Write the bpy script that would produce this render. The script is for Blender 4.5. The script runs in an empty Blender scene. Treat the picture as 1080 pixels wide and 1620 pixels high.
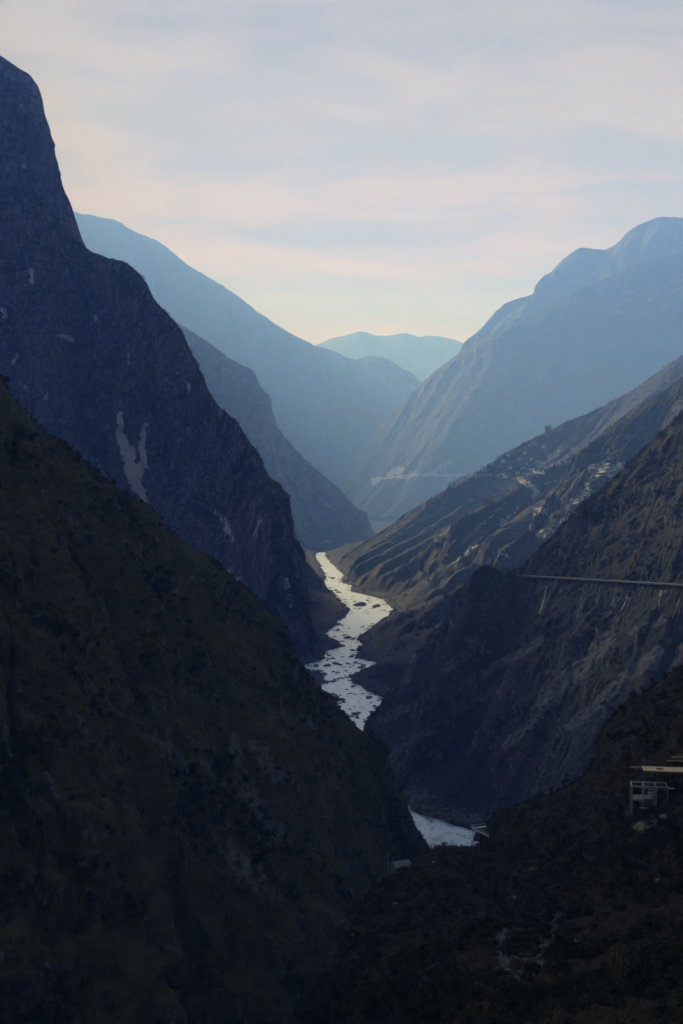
import bpy, math, random
import numpy as np
from mathutils import Vector

# ------------------------------------------------------------------ camera, sky, sun, exposure
S = bpy.context.scene
F = 2000.0; CX = 540.0; CY = 810.0; HZ = 700.0          # focal length, centre and horizon in photo pixels
CAMZ = 320.0                                            # the viewpoint stands 320 m above the river (z = 0)
PITCH = math.atan((CY - HZ) / F)
cam = bpy.data.cameras.new('camera'); camo = bpy.data.objects.new('camera', cam)
S.collection.objects.link(camo); S.camera = camo
camo.location = (0, 0, CAMZ); camo.rotation_euler = (math.pi/2 - PITCH, 0, 0)
cam.sensor_fit = 'VERTICAL'; cam.sensor_height = 24.0; cam.lens = 24.0 * F / 1620.0
cam.clip_start = 0.5; cam.clip_end = 90000

SUN_AZ = math.radians(-27); SUN_EL = math.radians(22)   # ahead and to the left, behind cloud
W = bpy.data.worlds.new('World'); S.world = W; W.use_nodes = True
nt = W.node_tree; N = nt.nodes; L = nt.links; N.clear()
def nd(t, **k):
    n = N.new(t)
    for a, b in k.items(): setattr(n, a, b)
    return n
def math_n(op, a, b=None, c=None, clamp=False):
    n = nd('ShaderNodeMath', operation=op); n.use_clamp = clamp
    for i, v in enumerate((a, b, c)):
        if v is None: continue
        if isinstance(v, (int, float)): n.inputs[i].default_value = v
        else: L.new(v, n.inputs[i])
    return n.outputs[0]
def mixc(f, a, b):
    n = nd('ShaderNodeMix', data_type='RGBA')
    for s, v in ((0, f), (6, a), (7, b)):
        if isinstance(v, (int, float)): n.inputs[s].default_value = v
        elif isinstance(v, tuple): n.inputs[s].default_value = (*v, 1)
        else: L.new(v, n.inputs[s])
    return n.outputs[2]
def ramp(f, pts):
    n = nd('ShaderNodeValToRGB'); e = n.color_ramp.elements
    n.color_ramp.interpolation = 'EASE'
    while len(e) < len(pts): e.new(0.5)
    for q, (p, c) in zip(e, pts): q.position = p; q.color = (*c, 1) if isinstance(c, tuple) else (c, c, c, 1)
    L.new(f, n.inputs[0]); return n.outputs[0]
sky = nd('ShaderNodeTexSky', sky_type='NISHITA', sun_disc=False)
sky.sun_elevation = SUN_EL; sky.sun_rotation = SUN_AZ
tc = nd('ShaderNodeTexCoord'); sx = nd('ShaderNodeSeparateXYZ'); L.new(tc.outputs['Generated'], sx.inputs[0])
X, Y, Z = sx.outputs
zc = math_n('MAXIMUM', Z, 0.0)
den = math_n('ADD', zc, 0.10)
u = math_n('DIVIDE', X, den); v = math_n('DIVIDE', Y, den)
def cloudnoise(sxx, syy, ox, sc, det, rough, dist=0.0):
    c = nd('ShaderNodeCombineXYZ')
    L.new(math_n('MULTIPLY', u, sxx), c.inputs[0]); L.new(math_n('MULTIPLY', v, syy), c.inputs[1]); c.inputs[2].default_value = ox
    n = nd('ShaderNodeTexNoise'); n.inputs['Scale'].default_value = sc; n.inputs['Detail'].default_value = det
    n.inputs['Roughness'].default_value = rough; n.inputs['Distortion'].default_value = dist
    L.new(c.outputs[0], n.inputs['Vector']); return n.outputs[0]
SKYK = 6.4
def sk(r, g, b): return tuple(((c/255.0)**2.2) * SKYK for c in (r, g, b))
n1 = cloudnoise(0.9, 0.9, 3.1, 1.0, 8, 0.58, 0.9)
n2 = cloudnoise(1.0, 1.3, 8.7, 2.6, 7, 0.6, 0.7)
cl = ramp(math_n('ADD', math_n('MULTIPLY', n1, 0.55), math_n('MULTIPLY', n2, 0.45)), [(0.40, 0.0), (0.57, 1.0)])
zw = math_n('ADD', zc, math_n('MULTIPLY', math_n('SUBTRACT', cloudnoise(0.6, 0.6, 5.5, 1.0, 6, 0.6, 0.5), 0.5), 0.075))
bands = ramp(zw, [(0.0, 0.6), (0.085, 1.0), (0.103, 0.1), (0.122, 0.1), (0.134, 0.95), (0.146, 0.85), (0.157, 0.15), (0.170, 0.75), (0.25, 0.5)])
bw = ramp(zc, [(0.14, 0.62), (0.19, 0.0)])
cl = math_n('ADD', math_n('MULTIPLY', cl, math_n('SUBTRACT', 1.0, bw)), math_n('MULTIPLY', bands, bw))
# colours of the cloud deck by elevation: warm pale low down, cooler and darker towards the zenith
thick = ramp(zc, [(0.0, sk(170, 152, 205)), (0.12, sk(160, 152, 200)), (0.25, sk(182, 172, 158)), (0.34, sk(152, 152, 150)), (0.5, sk(130, 142, 156)), (1.0, sk(95, 112, 138))])
thin = ramp(zc, [(0.0, sk(232, 168, 184)), (0.10, sk(226, 174, 178)), (0.25, sk(208, 188, 160)), (0.34, sk(184, 174, 160)), (0.5, sk(160, 166, 172)), (1.0, sk(115, 130, 152))])
deck = mixc(cl, thick, thin)
cover = mixc(0.96, sky.outputs[0], deck)                # a little of the clear sky shows through the deck
# the deck is brightest round the hidden sun and duller in the half of the sky turned away from it
gl = math_n('ADD', math_n('MULTIPLY', X, math.sin(SUN_AZ*0.5)), math_n('MULTIPLY', Y, math.cos(SUN_AZ*0.5)))
gl = ramp(math_n('ADD', math_n('MULTIPLY', gl, 0.5), 0.5), [(0.0, 0.20), (0.45, 0.36), (0.92, 1.0), (1.0, 1.0)])
gm_ = nd('ShaderNodeMix', data_type='RGBA', blend_type='MULTIPLY'); gm_.inputs[0].default_value = 1
L.new(cover, gm_.inputs[6]); L.new(gl, gm_.inputs[7]); cover = gm_.outputs[2]
low = math_n('LESS_THAN', Z, 0.0)
final = mixc(low, cover, (0.5, 0.55, 0.6))
bg = nd('ShaderNodeBackground'); bg.inputs[1].default_value = 0.1
L.new(final, bg.inputs[0]); out = nd('ShaderNodeOutputWorld'); L.new(bg.outputs[0], out.inputs[0])

sl = bpy.data.lights.new('sun', 'SUN'); sl.energy = 5.0; sl.angle = math.radians(12); sl.color = (1.0, 0.99, 0.98)
slo = bpy.data.objects.new('sun', sl); S.collection.objects.link(slo)
sdir = Vector((math.sin(SUN_AZ)*math.cos(SUN_EL), math.cos(SUN_AZ)*math.cos(SUN_EL), math.sin(SUN_EL)))
slo.rotation_euler = sdir.to_track_quat('Z', 'Y').to_euler(); slo.location = sdir * 3000
S.render.engine = 'CYCLES'; S.cycles.volume_bounces = 3; S.cycles.max_bounces = 8
S.view_settings.view_transform = 'Standard'; S.view_settings.look = 'None'
S.view_settings.exposure = 0.5; S.view_settings.gamma = 1.0; S.view_settings.use_curve_mapping = False
HAZE_DENSITY = 1.28e-4
HAZE_COLOR = (0.19, 0.37, 1.0)
HAZE_TOP = 2860.0

# ------------------------------------------------------------------ helpers
rnd = random.Random(7)
cp, sp = math.cos(PITCH), math.sin(PITCH)
def P(px, py, Yd):
    """photo pixel + forward distance -> world point"""
    a = (px - CX)/F; b = (CY - py)/F
    dx, dy, dz = a, cp + b*sp, -sp + b*cp
    k = Yd/dy
    return (dx*k, Yd, CAMZ + dz*k)
def PG(px, py, z=0.0):
    a = (px - CX)/F; b = (CY - py)/F
    dx, dy, dz = a, cp + b*sp, -sp + b*cp
    k = (z - CAMZ)/dz
    return (dx*k, dy*k, z)
def topix(V):
    V = np.asarray(V, float); x = V[..., 0]; y = V[..., 1]; z = V[..., 2] - CAMZ
    d = y*cp - z*sp; up = y*sp + z*cp
    d = np.where(d < 1, 1, d)
    return CX + F*x/d, CY - F*up/d
rs = np.random.RandomState(11); PERM = np.concatenate([rs.permutation(256)]*3).astype(np.int32)
ang = rs.rand(256, 3)*2 - 1; GR = (ang/np.linalg.norm(ang, axis=1, keepdims=True)).astype(np.float32)
def perlin(x, y, z):
    x = np.asarray(x, np.float32); y = np.asarray(y, np.float32); z = np.asarray(z, np.float32)
    x, y, z = np.broadcast_arrays(x, y, z)
    xi = np.floor(x); yi = np.floor(y); zi = np.floor(z); fx = x-xi; fy = y-yi; fz = z-zi
    xi = xi.astype(np.int32) & 255; yi = yi.astype(np.int32) & 255; zi = zi.astype(np.int32) & 255
    ux = fx*fx*fx*(fx*(fx*6-15)+10); uy = fy*fy*fy*(fy*(fy*6-15)+10); uz = fz*fz*fz*(fz*(fz*6-15)+10)
    def g(i, j, k):
        h = PERM[PERM[PERM[xi+i]+yi+j]+zi+k]; G = GR[h]
        return G[..., 0]*(fx-i) + G[..., 1]*(fy-j) + G[..., 2]*(fz-k)
    a = g(0,0,0); b = g(1,0,0); c = g(0,1,0); d = g(1,1,0); e = g(0,0,1); f_ = g(1,0,1); h = g(0,1,1); i_ = g(1,1,1)
    x1 = a+ux*(b-a); x2 = c+ux*(d-c); x3 = e+ux*(f_-e); x4 = h+ux*(i_-h)
    y1 = x1+uy*(x2-x1); y2 = x3+uy*(x4-x3)
    return (y1+uz*(y2-y1))*1.6
def fbm(x, y, z, o=4, g=0.5, l=2.03):
    s = 0; a = 1.0; t = 0
    for i in range(o):
        s = s + a*perlin(x+i*17.3, y+i*9.1, z+i*5.7); t += a; a *= g; x = x*l; y = y*l; z = z*l
    return s/t
def ridged(x, y, z, o=4, g=0.5, l=2.07):
    s = 0; a = 1.0; t = 0
    for i in range(o):
        s = s + a*(1-2*np.abs(perlin(x+i*13.1, y+i*7.7, z+i*3.3))); t += a; a *= g; x = x*l; y = y*l; z = z*l
    return s/t
def sstep(a, b, x):
    t = np.clip((x-a)/(b-a), 0, 1); return t*t*(3-2*t)
def catmull(pts, n):
    pts = np.asarray(pts, float); m = len(pts)
    px, py = topix(pts[:, :3])
    d = np.linalg.norm(np.diff(pts[:, :3], axis=0), axis=1) if False else np.hypot(np.diff(px), np.diff(py)) + 1e-3
    t = np.concatenate([[0], np.cumsum(d)])
    # monotone-ish cubic (finite difference tangents)
    T = np.zeros_like(pts); sl_ = np.diff(pts, axis=0)/d[:, None]
    T[1:-1] = (sl_[:-1]*d[1:, None] + sl_[1:]*d[:-1, None])/(d[1:]+d[:-1])[:, None]
    T[0] = sl_[0]; T[-1] = sl_[-1]; T *= 0.85
    q = np.linspace(0, t[-1], n); k = np.clip(np.searchsorted(t, q, side='right')-1, 0, m-2)
    h = d[k]; s = (q-t[k])/h; s = s[:, None]; h = h[:, None]
    return ((2*s**3-3*s**2+1)*pts[k] + (s**3-2*s**2+s)*h*T[k] + (-2*s**3+3*s**2)*pts[k+1] + (s**3-s**2)*h*T[k+1])
def link(o): S.collection.objects.link(o); return o
def grid_mesh(name, Pt, attrs=None, mat=None, smooth=True):
    nr, nc = Pt.shape[:2]
    me = bpy.data.meshes.new(name); me.vertices.add(nr*nc)
    me.vertices.foreach_set('co', Pt.reshape(-1).astype(np.float32))
    i = np.arange(nr*nc).reshape(nr, nc)
    q = np.stack([i[:-1, :-1], i[:-1, 1:], i[1:, 1:], i[1:, :-1]], -1).reshape(-1, 4)
    me.loops.add(q.size); me.loops.foreach_set('vertex_index', q.reshape(-1).astype(np.int32))
    me.polygons.add(len(q)); me.polygons.foreach_set('loop_start', (np.arange(len(q))*4).astype(np.int32))
    me.polygons.foreach_set('use_smooth', np.full(len(q), smooth))
    me.update(calc_edges=True)
    for k, a in (attrs or {}).items():
        at = me.attributes.new(k, 'FLOAT', 'POINT'); at.data.foreach_set('value', np.ascontiguousarray(a, np.float32).reshape(-1))
    if mat: me.materials.append(mat)
    return me
def gridnormal(Pt):
    du = np.gradient(Pt, axis=1); dv = np.gradient(Pt, axis=0)
    n = np.cross(du, dv); l = np.linalg.norm(n, axis=2, keepdims=True); n = n/np.maximum(l, 1e-6)
    # orient upwards
    s = np.sign(n[..., 2:3]); s[s == 0] = 1
    return n*s
def tag(o, label=None, cat=None, group=None, kind=None):
    if label: o['label'] = label
    if cat: o['category'] = cat
    if group: o['group'] = group
    if kind: o['kind'] = kind
    return o

# ------------------------------------------------------------------ materials
def new_mat(name):
    m = bpy.data.materials.new(name); m.use_nodes = True
    b = m.node_tree.nodes['Principled BSDF']
    b.inputs['Specular IOR Level'].default_value = 0.2
    return m, m.node_tree, b
def simple(name, col, rough=0.8, var=0.15, scale=3.0, metal=0.0, bump=0.0):
    m, t, b = new_mat(name)
    tcn = t.nodes.new('ShaderNodeTexCoord'); nz = t.nodes.new('ShaderNodeTexNoise'); nz.inputs['Scale'].default_value = scale; nz.inputs['Detail'].default_value = 5
    t.links.new(tcn.outputs['Object'], nz.inputs['Vector'])
    mr = t.nodes.new('ShaderNodeMapRange'); mr.inputs[3].default_value = 1-2*var; mr.inputs[4].default_value = 1+2*var
    t.links.new(nz.outputs[0], mr.inputs[0])
    mx = t.nodes.new('ShaderNodeMix'); mx.data_type = 'RGBA'; mx.blend_type = 'MULTIPLY'; mx.inputs[0].default_value = 1
    mx.inputs[6].default_value = (*col, 1); t.links.new(mr.outputs[0], mx.inputs[7]); t.links.new(mx.outputs[2], b.inputs['Base Color'])
    b.inputs['Roughness'].default_value = rough; b.inputs['Metallic'].default_value = metal
    if bump:
        bp = t.nodes.new('ShaderNodeBump'); bp.inputs['Strength'].default_value = bump; bp.inputs['Distance'].default_value = 0.3
        t.links.new(nz.outputs[0], bp.inputs['Height']); t.links.new(bp.outputs[0], b.inputs['Normal'])
    return m
def terrain_mat(name, veg1, veg2, rock1, rock2, pale=(0.42, 0.40, 0.38), unit=10.0, rock_thr=0.5, bump=0.8):
    """veg/dry-grass ground with rock where the 'rock' attribute says so, pale stone where 'pale' says so"""
    m, t, b = new_mat(name); n = t.nodes; l = t.links
    geo = n.new('ShaderNodeNewGeometry')
    def noise(sc, det=6, rough=0.6, vec=None, dist=0):
        q = n.new('ShaderNodeTexNoise'); q.inputs['Scale'].default_value = sc; q.inputs['Detail'].default_value = det
        q.inputs['Roughness'].default_value = rough; q.inputs['Distortion'].default_value = dist
        l.new(vec or geo.outputs['Position'], q.inputs['Vector']); return q.outputs[0]
    def rmp(f, a, bb):
        q = n.new('ShaderNodeMapRange'); q.interpolation_type = 'SMOOTHSTEP'; q.inputs[1].default_value = a; q.inputs[2].default_value = bb; l.new(f, q.inputs[0]); return q.outputs[0]
    def mix(f, a, bb, mode='MIX'):
        q = n.new('ShaderNodeMix'); q.data_type = 'RGBA'; q.blend_type = mode
        for s, v_ in ((0, f), (6, a), (7, bb)):
            if isinstance(v_, float): q.inputs[s].default_value = v_
            elif isinstance(v_, tuple): q.inputs[s].default_value = (*v_, 1)
            else: l.new(v_, q.inputs[s])
        return q.outputs[2]
    def ma(op, a, bb):
        q = n.new('ShaderNodeMath'); q.operation = op
        for i, v_ in enumerate((a, bb)):
            if isinstance(v_, (int, float)): q.inputs[i].default_value = v_
            else: l.new(v_, q.inputs[i])
        return q.outputs[0]
    def attr(a):
        q = n.new('ShaderNodeAttribute'); q.attribute_name = a; return q.outputs['Fac']
    mp = n.new('ShaderNodeMapping'); mp.inputs['Scale'].default_value = (1, 1, 0.35); l.new(geo.outputs['Position'], mp.inputs['Vector'])
    big = noise(0.35/unit, 5); mid = noise(1.3/unit, 8, 0.65); fine = noise(6.0/unit, 5, 0.7)
    streak = noise(1.6/unit, 8, 0.65, mp.outputs[0], 0.6)
    veg = mix(rmp(big, 0.38, 0.62), veg1, veg2)
    veg = mix(rmp(mid, 0.52, 0.66), veg, tuple(c*0.55 for c in veg1))      # darker scrub patches
    veg = mix(rmp(fine, 0.56, 0.72), veg, tuple(c*1.7 for c in veg2))     # dry tufts
    rock = mix(rmp(streak, 0.36, 0.66), rock1, rock2)
    rk = rmp(ma('ADD', ma('ADD', attr('rock'), ma('MULTIPLY', ma('SUBTRACT', streak, 0.5), 1.5)), ma('MULTIPLY', ma('SUBTRACT', fine, 0.5), 0.6)), rock_thr-0.12, rock_thr+0.16)
    c = mix(rk, veg, rock)
    pk = rmp(ma('ADD', ma('ADD', attr('pale'), ma('MULTIPLY', ma('SUBTRACT', streak, 0.5), 1.3)), ma('MULTIPLY', ma('SUBTRACT', fine, 0.5), 0.8)), 0.42, 0.70)
    c = mix(pk, c, mix(fine, tuple(v_*0.7 for v_ in pale), pale))
    l.new(c, b.inputs['Base Color']); b.inputs['Roughness'].default_value = 0.92
    b.inputs['Specular IOR Level'].default_value = 0.1
    bp = n.new('ShaderNodeBump'); bp.inputs['Strength'].default_value = bump; bp.inputs['Distance'].default_value = unit*0.35
    l.new(ma('ADD', ma('ADD', mid, streak), ma('MULTIPLY', fine, 0.35)), bp.inputs['Height']); l.new(bp.outputs[0], b.inputs['Normal'])
    return m
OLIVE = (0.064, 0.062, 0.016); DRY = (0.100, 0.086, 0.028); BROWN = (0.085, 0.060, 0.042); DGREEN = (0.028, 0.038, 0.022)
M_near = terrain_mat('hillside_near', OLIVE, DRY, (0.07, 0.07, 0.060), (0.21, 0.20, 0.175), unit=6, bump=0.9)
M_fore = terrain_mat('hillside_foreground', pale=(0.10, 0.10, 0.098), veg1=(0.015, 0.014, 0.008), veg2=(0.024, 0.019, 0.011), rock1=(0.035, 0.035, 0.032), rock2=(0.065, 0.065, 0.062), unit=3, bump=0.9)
M_cliff = terrain_mat('cliff', (0.020, 0.028, 0.018), (0.085, 0.078, 0.050), (0.055, 0.056, 0.064), (0.21, 0.205, 0.20), pale=(0.80, 0.78, 0.74), unit=16, bump=1.0)
M_scree = terrain_mat('scree_slope', (0.024, 0.026, 0.025), (0.036, 0.035, 0.033), (0.055, 0.056, 0.060), (0.155, 0.155, 0.160), unit=8, bump=0.8)
M_brown = terrain_mat('dry_slope', pale=(0.58, 0.56, 0.54), veg1=(0.020, 0.025, 0.027), veg2=(0.036, 0.034, 0.035), rock1=(0.06, 0.062, 0.066), rock2=(0.16, 0.158, 0.158), unit=14, bump=0.9)
M_far = terrain_mat('far_slope', (0.04, 0.045, 0.03), (0.07, 0.06, 0.045), (0.10, 0.10, 0.10), (0.17, 0.165, 0.16), unit=60, bump=0.8)

# outlines of the two banks
LB = [(500,880),(506,893),(512,903),(518,914),(509,924),(516,931),(531,939),(536,948),(546,957),(556,964),(550,975),(535,984),(531,992),(516,1003),(528,1012),(546,1023),(516,1030),(517,1042),(480,1054),(482,1064),(513,1070),(515,1079),(506,1088),(514,1098),(540,1108),(531,1114),(537,1128),(556,1144),(560,1155),(540,1200),(560,1260),(590,1310),(640,1370),(740,1430),(860,1500)]
RB = [(512,880),(524,893),(542,907),(538,922),(553,926),(553,936),(575,941),(603,948),(620,966),(612,978),(592,987),(580,998),(560,1011),(573,1020),(564,1028),(559,1040),(596,1048),(584,1056),(553,1069),(552,1078),(578,1092),(606,1106),(595,1123),(578,1139),(576,1155),(588,1200),(612,1252),(648,1288),(682,1298),(706,1307),(731,1314),(757,1320),(900,1345),(1100,1400),(1200,1500)]
def bank(b):
    q = np.array([PG(*p) for p in b]); return q
lb, rb = bank(LB), bank(RB)
def xat(b, yy):
    o = np.argsort(b[:, 1]); return np.interp(yy, b[o, 1], b[o, 0])
def clear_river(Pt, side, y0):
    yy = Pt[..., 1]; Pt[..., 2] = np.where(yy < y0+60, np.minimum(Pt[..., 2], (yy-y0)*0.9), Pt[..., 2]); dd = np.maximum(xat(lb, yy)-Pt[..., 0], Pt[..., 0]-xat(rb, yy)) - 6
    dd = dd + 5*fbm(Pt[..., 0]/22, yy/34, 1.7, 4, .6)
    inr = (yy > rb[-1, 1]) & (yy < 3700); lim = -5 + np.maximum(dd-1, 0)*(0.62+1.1*sstep(2600, 3000, yy)+.3*fbm(Pt[..., 0]/60, yy/60, 3.7, 4))
    Pt[..., 2] = np.where(inr & (dd < 260), np.minimum(Pt[..., 2], lim), Pt[..., 2])
    over = (Pt[..., 0] > xat(rb, yy)) if side < 0 else (Pt[..., 0] < xat(lb, yy))      # never across the water
    Pt[..., 2] = np.where(inr & over, np.minimum(Pt[..., 2], -20), Pt[..., 2]); return Pt
# ------------------------------------------------------------------ mountain sheets
SHEETS = {}
def paint(px, py, seeds, Pt):
    """capsules (x0,y0,x1,y1,radius,strength) with noisy edges -> attribute"""
    a = np.zeros(px.shape, np.float32)
    w = 9*fbm(px/11, py/16, 3.3, 5, .65)
    for (x0, y0, x1, y1, r, s) in seeds:
        dx, dy = x1-x0, y1-y0; t = np.clip(((px-x0)*dx+(py-y0)*dy)/(dx*dx+dy*dy+1e-6), 0, 1)
        d = np.hypot(px-x0-t*dx, py-y0-t*dy) + w*min(1.0, r/6)
        a = np.maximum(a, s*(1-sstep(r*0.35, r*1.25, d)))
    return a
def finish(name, Pt, sarr, drop, mask, amp, flute, fl, seed, mat, rock_bias, pale, rockp, label=None, rough_s=None, gully=4.0, crestmask=0.12):
    n0 = gridnormal(Pt)
    x, y, z = (Pt[..., i] for i in range(3))
    warp = fbm(x/(fl*2.3), y/(fl*2.3), z/(fl*2.3)+seed, 3)
    qs = sarr/fl + 0.9*warp; qd = drop/(fl*gully) + 0.5*warp
    rd = ridged(qs, qd, seed*1.37, 5)
    d = flute*(rd*0.7)
    d = d + amp*fbm(x/(fl*1.6), y/(fl*1.6), z/(fl*1.6)+seed, 8, 0.60)
    st = ridged(x/(fl*0.55)+seed, y/(fl*0.55), z/(fl*0.55), 4)
    d = d + amp*0.42*st
    m = crestmask + (1-crestmask)*mask
    Pt = Pt + n0*(d*m)[..., None]
    if seed in (11, 12): Pt = clear_river(Pt.copy(), 1, {11: 2330, 12: 1480}[seed])
    if seed == 13:                                     # the bench the road runs on
        qx0, _q = topix(Pt[8]); _a, _b = topix(Pt[8:]); ii = np.argmax(_b > 910+(np.clip(_a, 700, 1400)-808)*16/272, axis=0)+8; jj = np.arange(Pt.shape[1]); cxy = Pt[ii, jj]
        ok_ = (qx0 > 818) & (qx0 < 1400); tt = (jj-jj.mean())/len(jj)
        sm = np.stack([np.polyval(np.polyfit(tt[ok_], cxy[ok_, a], 3), tt) for a in (0, 1, 2)], 1)
        global ROADLINE; zt = sm[:, 2].copy(); cxy = Pt[np.argmax(Pt[8:, :, 2] < zt[None], axis=0)+8, jj, :2]; ROADLINE = sm[(qx0 > 806) & (qx0 < 1500)].copy(); sm = sm[:, :2]
        wz = np.exp(-((Pt[..., 2]-zt[None])/30)**2)*(sstep(800, 830, qx0)*(1-sstep(1380, 1480, qx0)))[None]
        Pt = Pt.copy(); Pt[..., :2] += (sm-cxy)[None]*wz[..., None]
    n1 = gridnormal(Pt)
    px, py = topix(Pt)
    steep = 1-n1[..., 2]
    rk = sstep(0.35, 0.75, steep)*0.5 + 0.25*rd + rock_bias + 0.25*fbm(x/(fl*3), y/(fl*3), z/(fl*3), 3)
    if seed == 13: rk = rk - 0.30*sstep(168, 190, Pt[..., 2])
    if rockp: rk = np.maximum(rk, paint(px, py, rockp, Pt))
    pl = paint(px, py, pale, Pt) if pale else np.zeros(px.shape)
    me = grid_mesh(name, Pt, {'rock': rk, 'pale': pl}, mat)
    o = link(bpy.data.objects.new(name, me)); tag(o, kind='structure')
    SHEETS[seed] = (Pt, px, py, n1, o)
    return o
def ridge(name, seed, crest, mat, nc=500, nf=300, nb=14, prof=((0, 1.0), (1, 1.0)), ang=0.0, base=-12.0, amp=8, flute=14, fl=60,
          back=0.9, spur=0.3, rock_bias=0.1, pale=None, rockp=None, rough=0.0, world=False, crestmask=0.12, vpow=1.0, hm=60):
    pts = []
    for c in crest:
        a = c[3] if len(c) > 3 else ang
        p = c[:3] if world else P(*c[:3])
        pts.append((*p, a))
    C = catmull(pts, nc)
    cr = C[:, :3]; A = np.radians(C[:, 3])
    s = np.concatenate([[0], np.cumsum(np.linalg.norm(np.diff(cr, axis=0), axis=1))])
    # rough silhouette: crags and scrub on the skyline
    if rough:
        cr = cr.copy()
        cr[:, 2] += rough*(0.7*ridged(s/fl, seed*3.1, 0.5, 6, 0.6) + 0.5*fbm(s/(fl*0.3), seed*1.1, 0.5, 4, 0.7) + 0.30*ridged(s/(fl*0.13), seed*1.9, 0.2, 4, 0.7))
    H = np.maximum(cr[:, 2]-base, 1.0)
    v = np.linspace(0, 1, nf)**vpow
    pv = np.array(prof, float); slope = np.interp((v[1:]+v[:-1])/2, pv[:, 0], pv[:, 1])
    run = np.concatenate([[0], np.cumsum(np.diff(v)/slope)])            # per unit height
    sp1 = 1 + spur*fbm(s/(fl*3.5), seed*2.2, 0.3, 3)*1.6
    R = run[:, None]*(H*sp1)[None, :]
    dxy = np.stack([np.sin(A), -np.cos(A)], -1)
    Z_ = cr[None, :, 2] - v[:, None]*H[None, :]
    XY = cr[None, :, :2] + R[..., None]*dxy[None]
    front = np.concatenate([XY, Z_[..., None]], -1)
    vb = np.linspace(1, 0, nb+1)[:-1]**1.5
    Zb = cr[None, :, 2] - vb[:, None]*H[None, :]*1.0
    XYb = cr[None, :, :2] - (vb[:, None]*H[None, :]/back)[..., None]*dxy[None]
    bk = np.concatenate([XYb, Zb[..., None]], -1)
    Pt = np.concatenate([bk, front], 0)
    vv = np.concatenate([vb, v]); mask = np.repeat(sstep(0, 0.10, vv)[:, None], nc, 1)
    mask = mask*(.12+.88*sstep(0, hm, H))[None, :]*1.0
    drop = np.concatenate([-vb, v])[:, None]*H[None, :]
    return finish(name, Pt, np.repeat(s[None], len(vv), 0), drop, mask, amp, flute, fl, seed, mat, rock_bias, pale, rockp, crestmask=crestmask)

# far ranges
ridge('distant_mountain', 1, [(300,640,20000),(420,592,20000),(470,565,20000),(500,548,20000),(522,538,20000),(548,533,20000),(570,526,20000),(592,532,20000),(615,533,20000),(640,529,20000),(662,535,20000),(690,534,20000),(712,539,20000),(738,546,20000),(800,575,20000),(1000,640,20000)],
      M_far, 300, 60, 6, amp=60, flute=120, fl=520, rough=34, base=-170, prof=((0, .5), (1, .6)))
ridge('far_left_mountain', 2, [(-500,200,13946),(-100,260,13946),(60,325,13946),(120,342,13946),(180,352,13946),(215,372,13946),(250,385,13946),(300,423,13946),(350,455,13946),(400,490,13946),(450,525,13946),(490,548,13946),(525,557,13888),(560,570,13832),(582,567,13776),(602,568,13776),(622,578,13720),(645,600,13664),(662,617,13664),(700,665,13552),(740,730,13440)],
      M_far, 500, 160, 6, amp=64, flute=200, fl=670, ang=15, rough=40, base=-170, prof=((0, .8), (1, .7)))
ridge('far_right_mountain', 4, [(1700,250,11500),(1200,340,11500),(1110,350,11500),(1080,348,11500),(1035,349,11500),(1000,365,11500),(960,397,11500),(915,397,11500),(880,425,11500),(845,466,11500),(800,482,11500),(765,520,11500),(745,547,11500),(700,590,11500),(660,640,11500),(600,700,11500)],
      M_far, 500, 160, 6, amp=48, flute=170, fl=570, ang=-25, rough=30, base=-170, prof=((0, .9), (1, .7)))
ridge('right_mountain', 5, [(1700,330,9900),(1250,360,9900),(1080,400,9900),(1000,425,9900),(930,455,9900),(860,488,9900),(800,515,9900),(745,552,9900),(700,580,9900),(660,616,9900),(620,660,9900),(580,706,9900),(555,745,9900),(538,775,9440),(548,800,8000),(575,835,6500)],
      M_far, 640, 300, 8, amp=20, flute=50, fl=300, ang=-28, rough=18, base=-165, prof=((0, .9), (.6, .65), (1, .6)),
      pale=[(590,758,690,748,3,.9),(655,752,742,752,2.5,1.0),(612,752,634,742,9,.75),(636,757,658,748,7,.6),(680,750,712,732,7,.55),(590,765,600,756,4,.9)])
# left side
ridge('left_middle_mountain', 6, [(-300,300,6502),(100,430,6502),(200,460,6502),(275,510,6502),(300,526,6502),(330,545,6427),(365,570,6350),(400,590,6274),(413,622,6274),(428,665,6199),(460,705,6124),(500,745,6048),(540,780,5972),(562,806,5822),(576,836,5669),(578,852,5519)],
      M_far, 600, 320, 8, amp=24, flute=62, fl=200, ang=20, rough=13, base=-150, prof=((0, 1.5), (.5, 1.0), (1, .6)), rock_bias=.2,
      pale=[(505,790,520,800,5,.5),(440,745,452,760,5,.4),(478,880,530,872,6,.5)])
ridge('left_river_spur', 7, [(200,640,2900),(330,760,2850),(400,820,2800),(440,855,2780),(470,880,2760),(492,900,2740),(508,918,2700),(516,935,2620)],
      M_cliff, 260, 220, 8, amp=9, flute=14, fl=60, ang=18, rough=4, prof=((0, .8), (.6, .5), (1, .35)))
L2pale = [(190,655,192,690,6,1.10),(192,690,205,725,11,1.10),(203,715,214,755,13,1.10),(230,672,224,700,5,1.10),(224,700,228,738,8,1.10),(216,755,232,798,8,1.10),(222,735,218,770,9,1.10),(205,740,207,760,7,1.01),
  (48,430,52,445,8,0.70),(40,612,42,615,6,0.70),(150,500,153,505,5,0.70),(95,530,115,538,7,0.58),(205,560,203,572,5,0.58),(28,560,22,572,5,0.64),(5,490,8,500,7,0.70),
  (345,810,368,850,7,0.58),(365,905,378,915,7,0.70),(410,820,408,850,6,0.58),(455,920,460,960,9,0.58),(295,605,300,620,5,0.52),(130,720,150,740,9,0.46),(155,730,170,765,6,0.58),(38,262,36,266,4,0.70),(75,620,72,630,4,0.58)]
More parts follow.
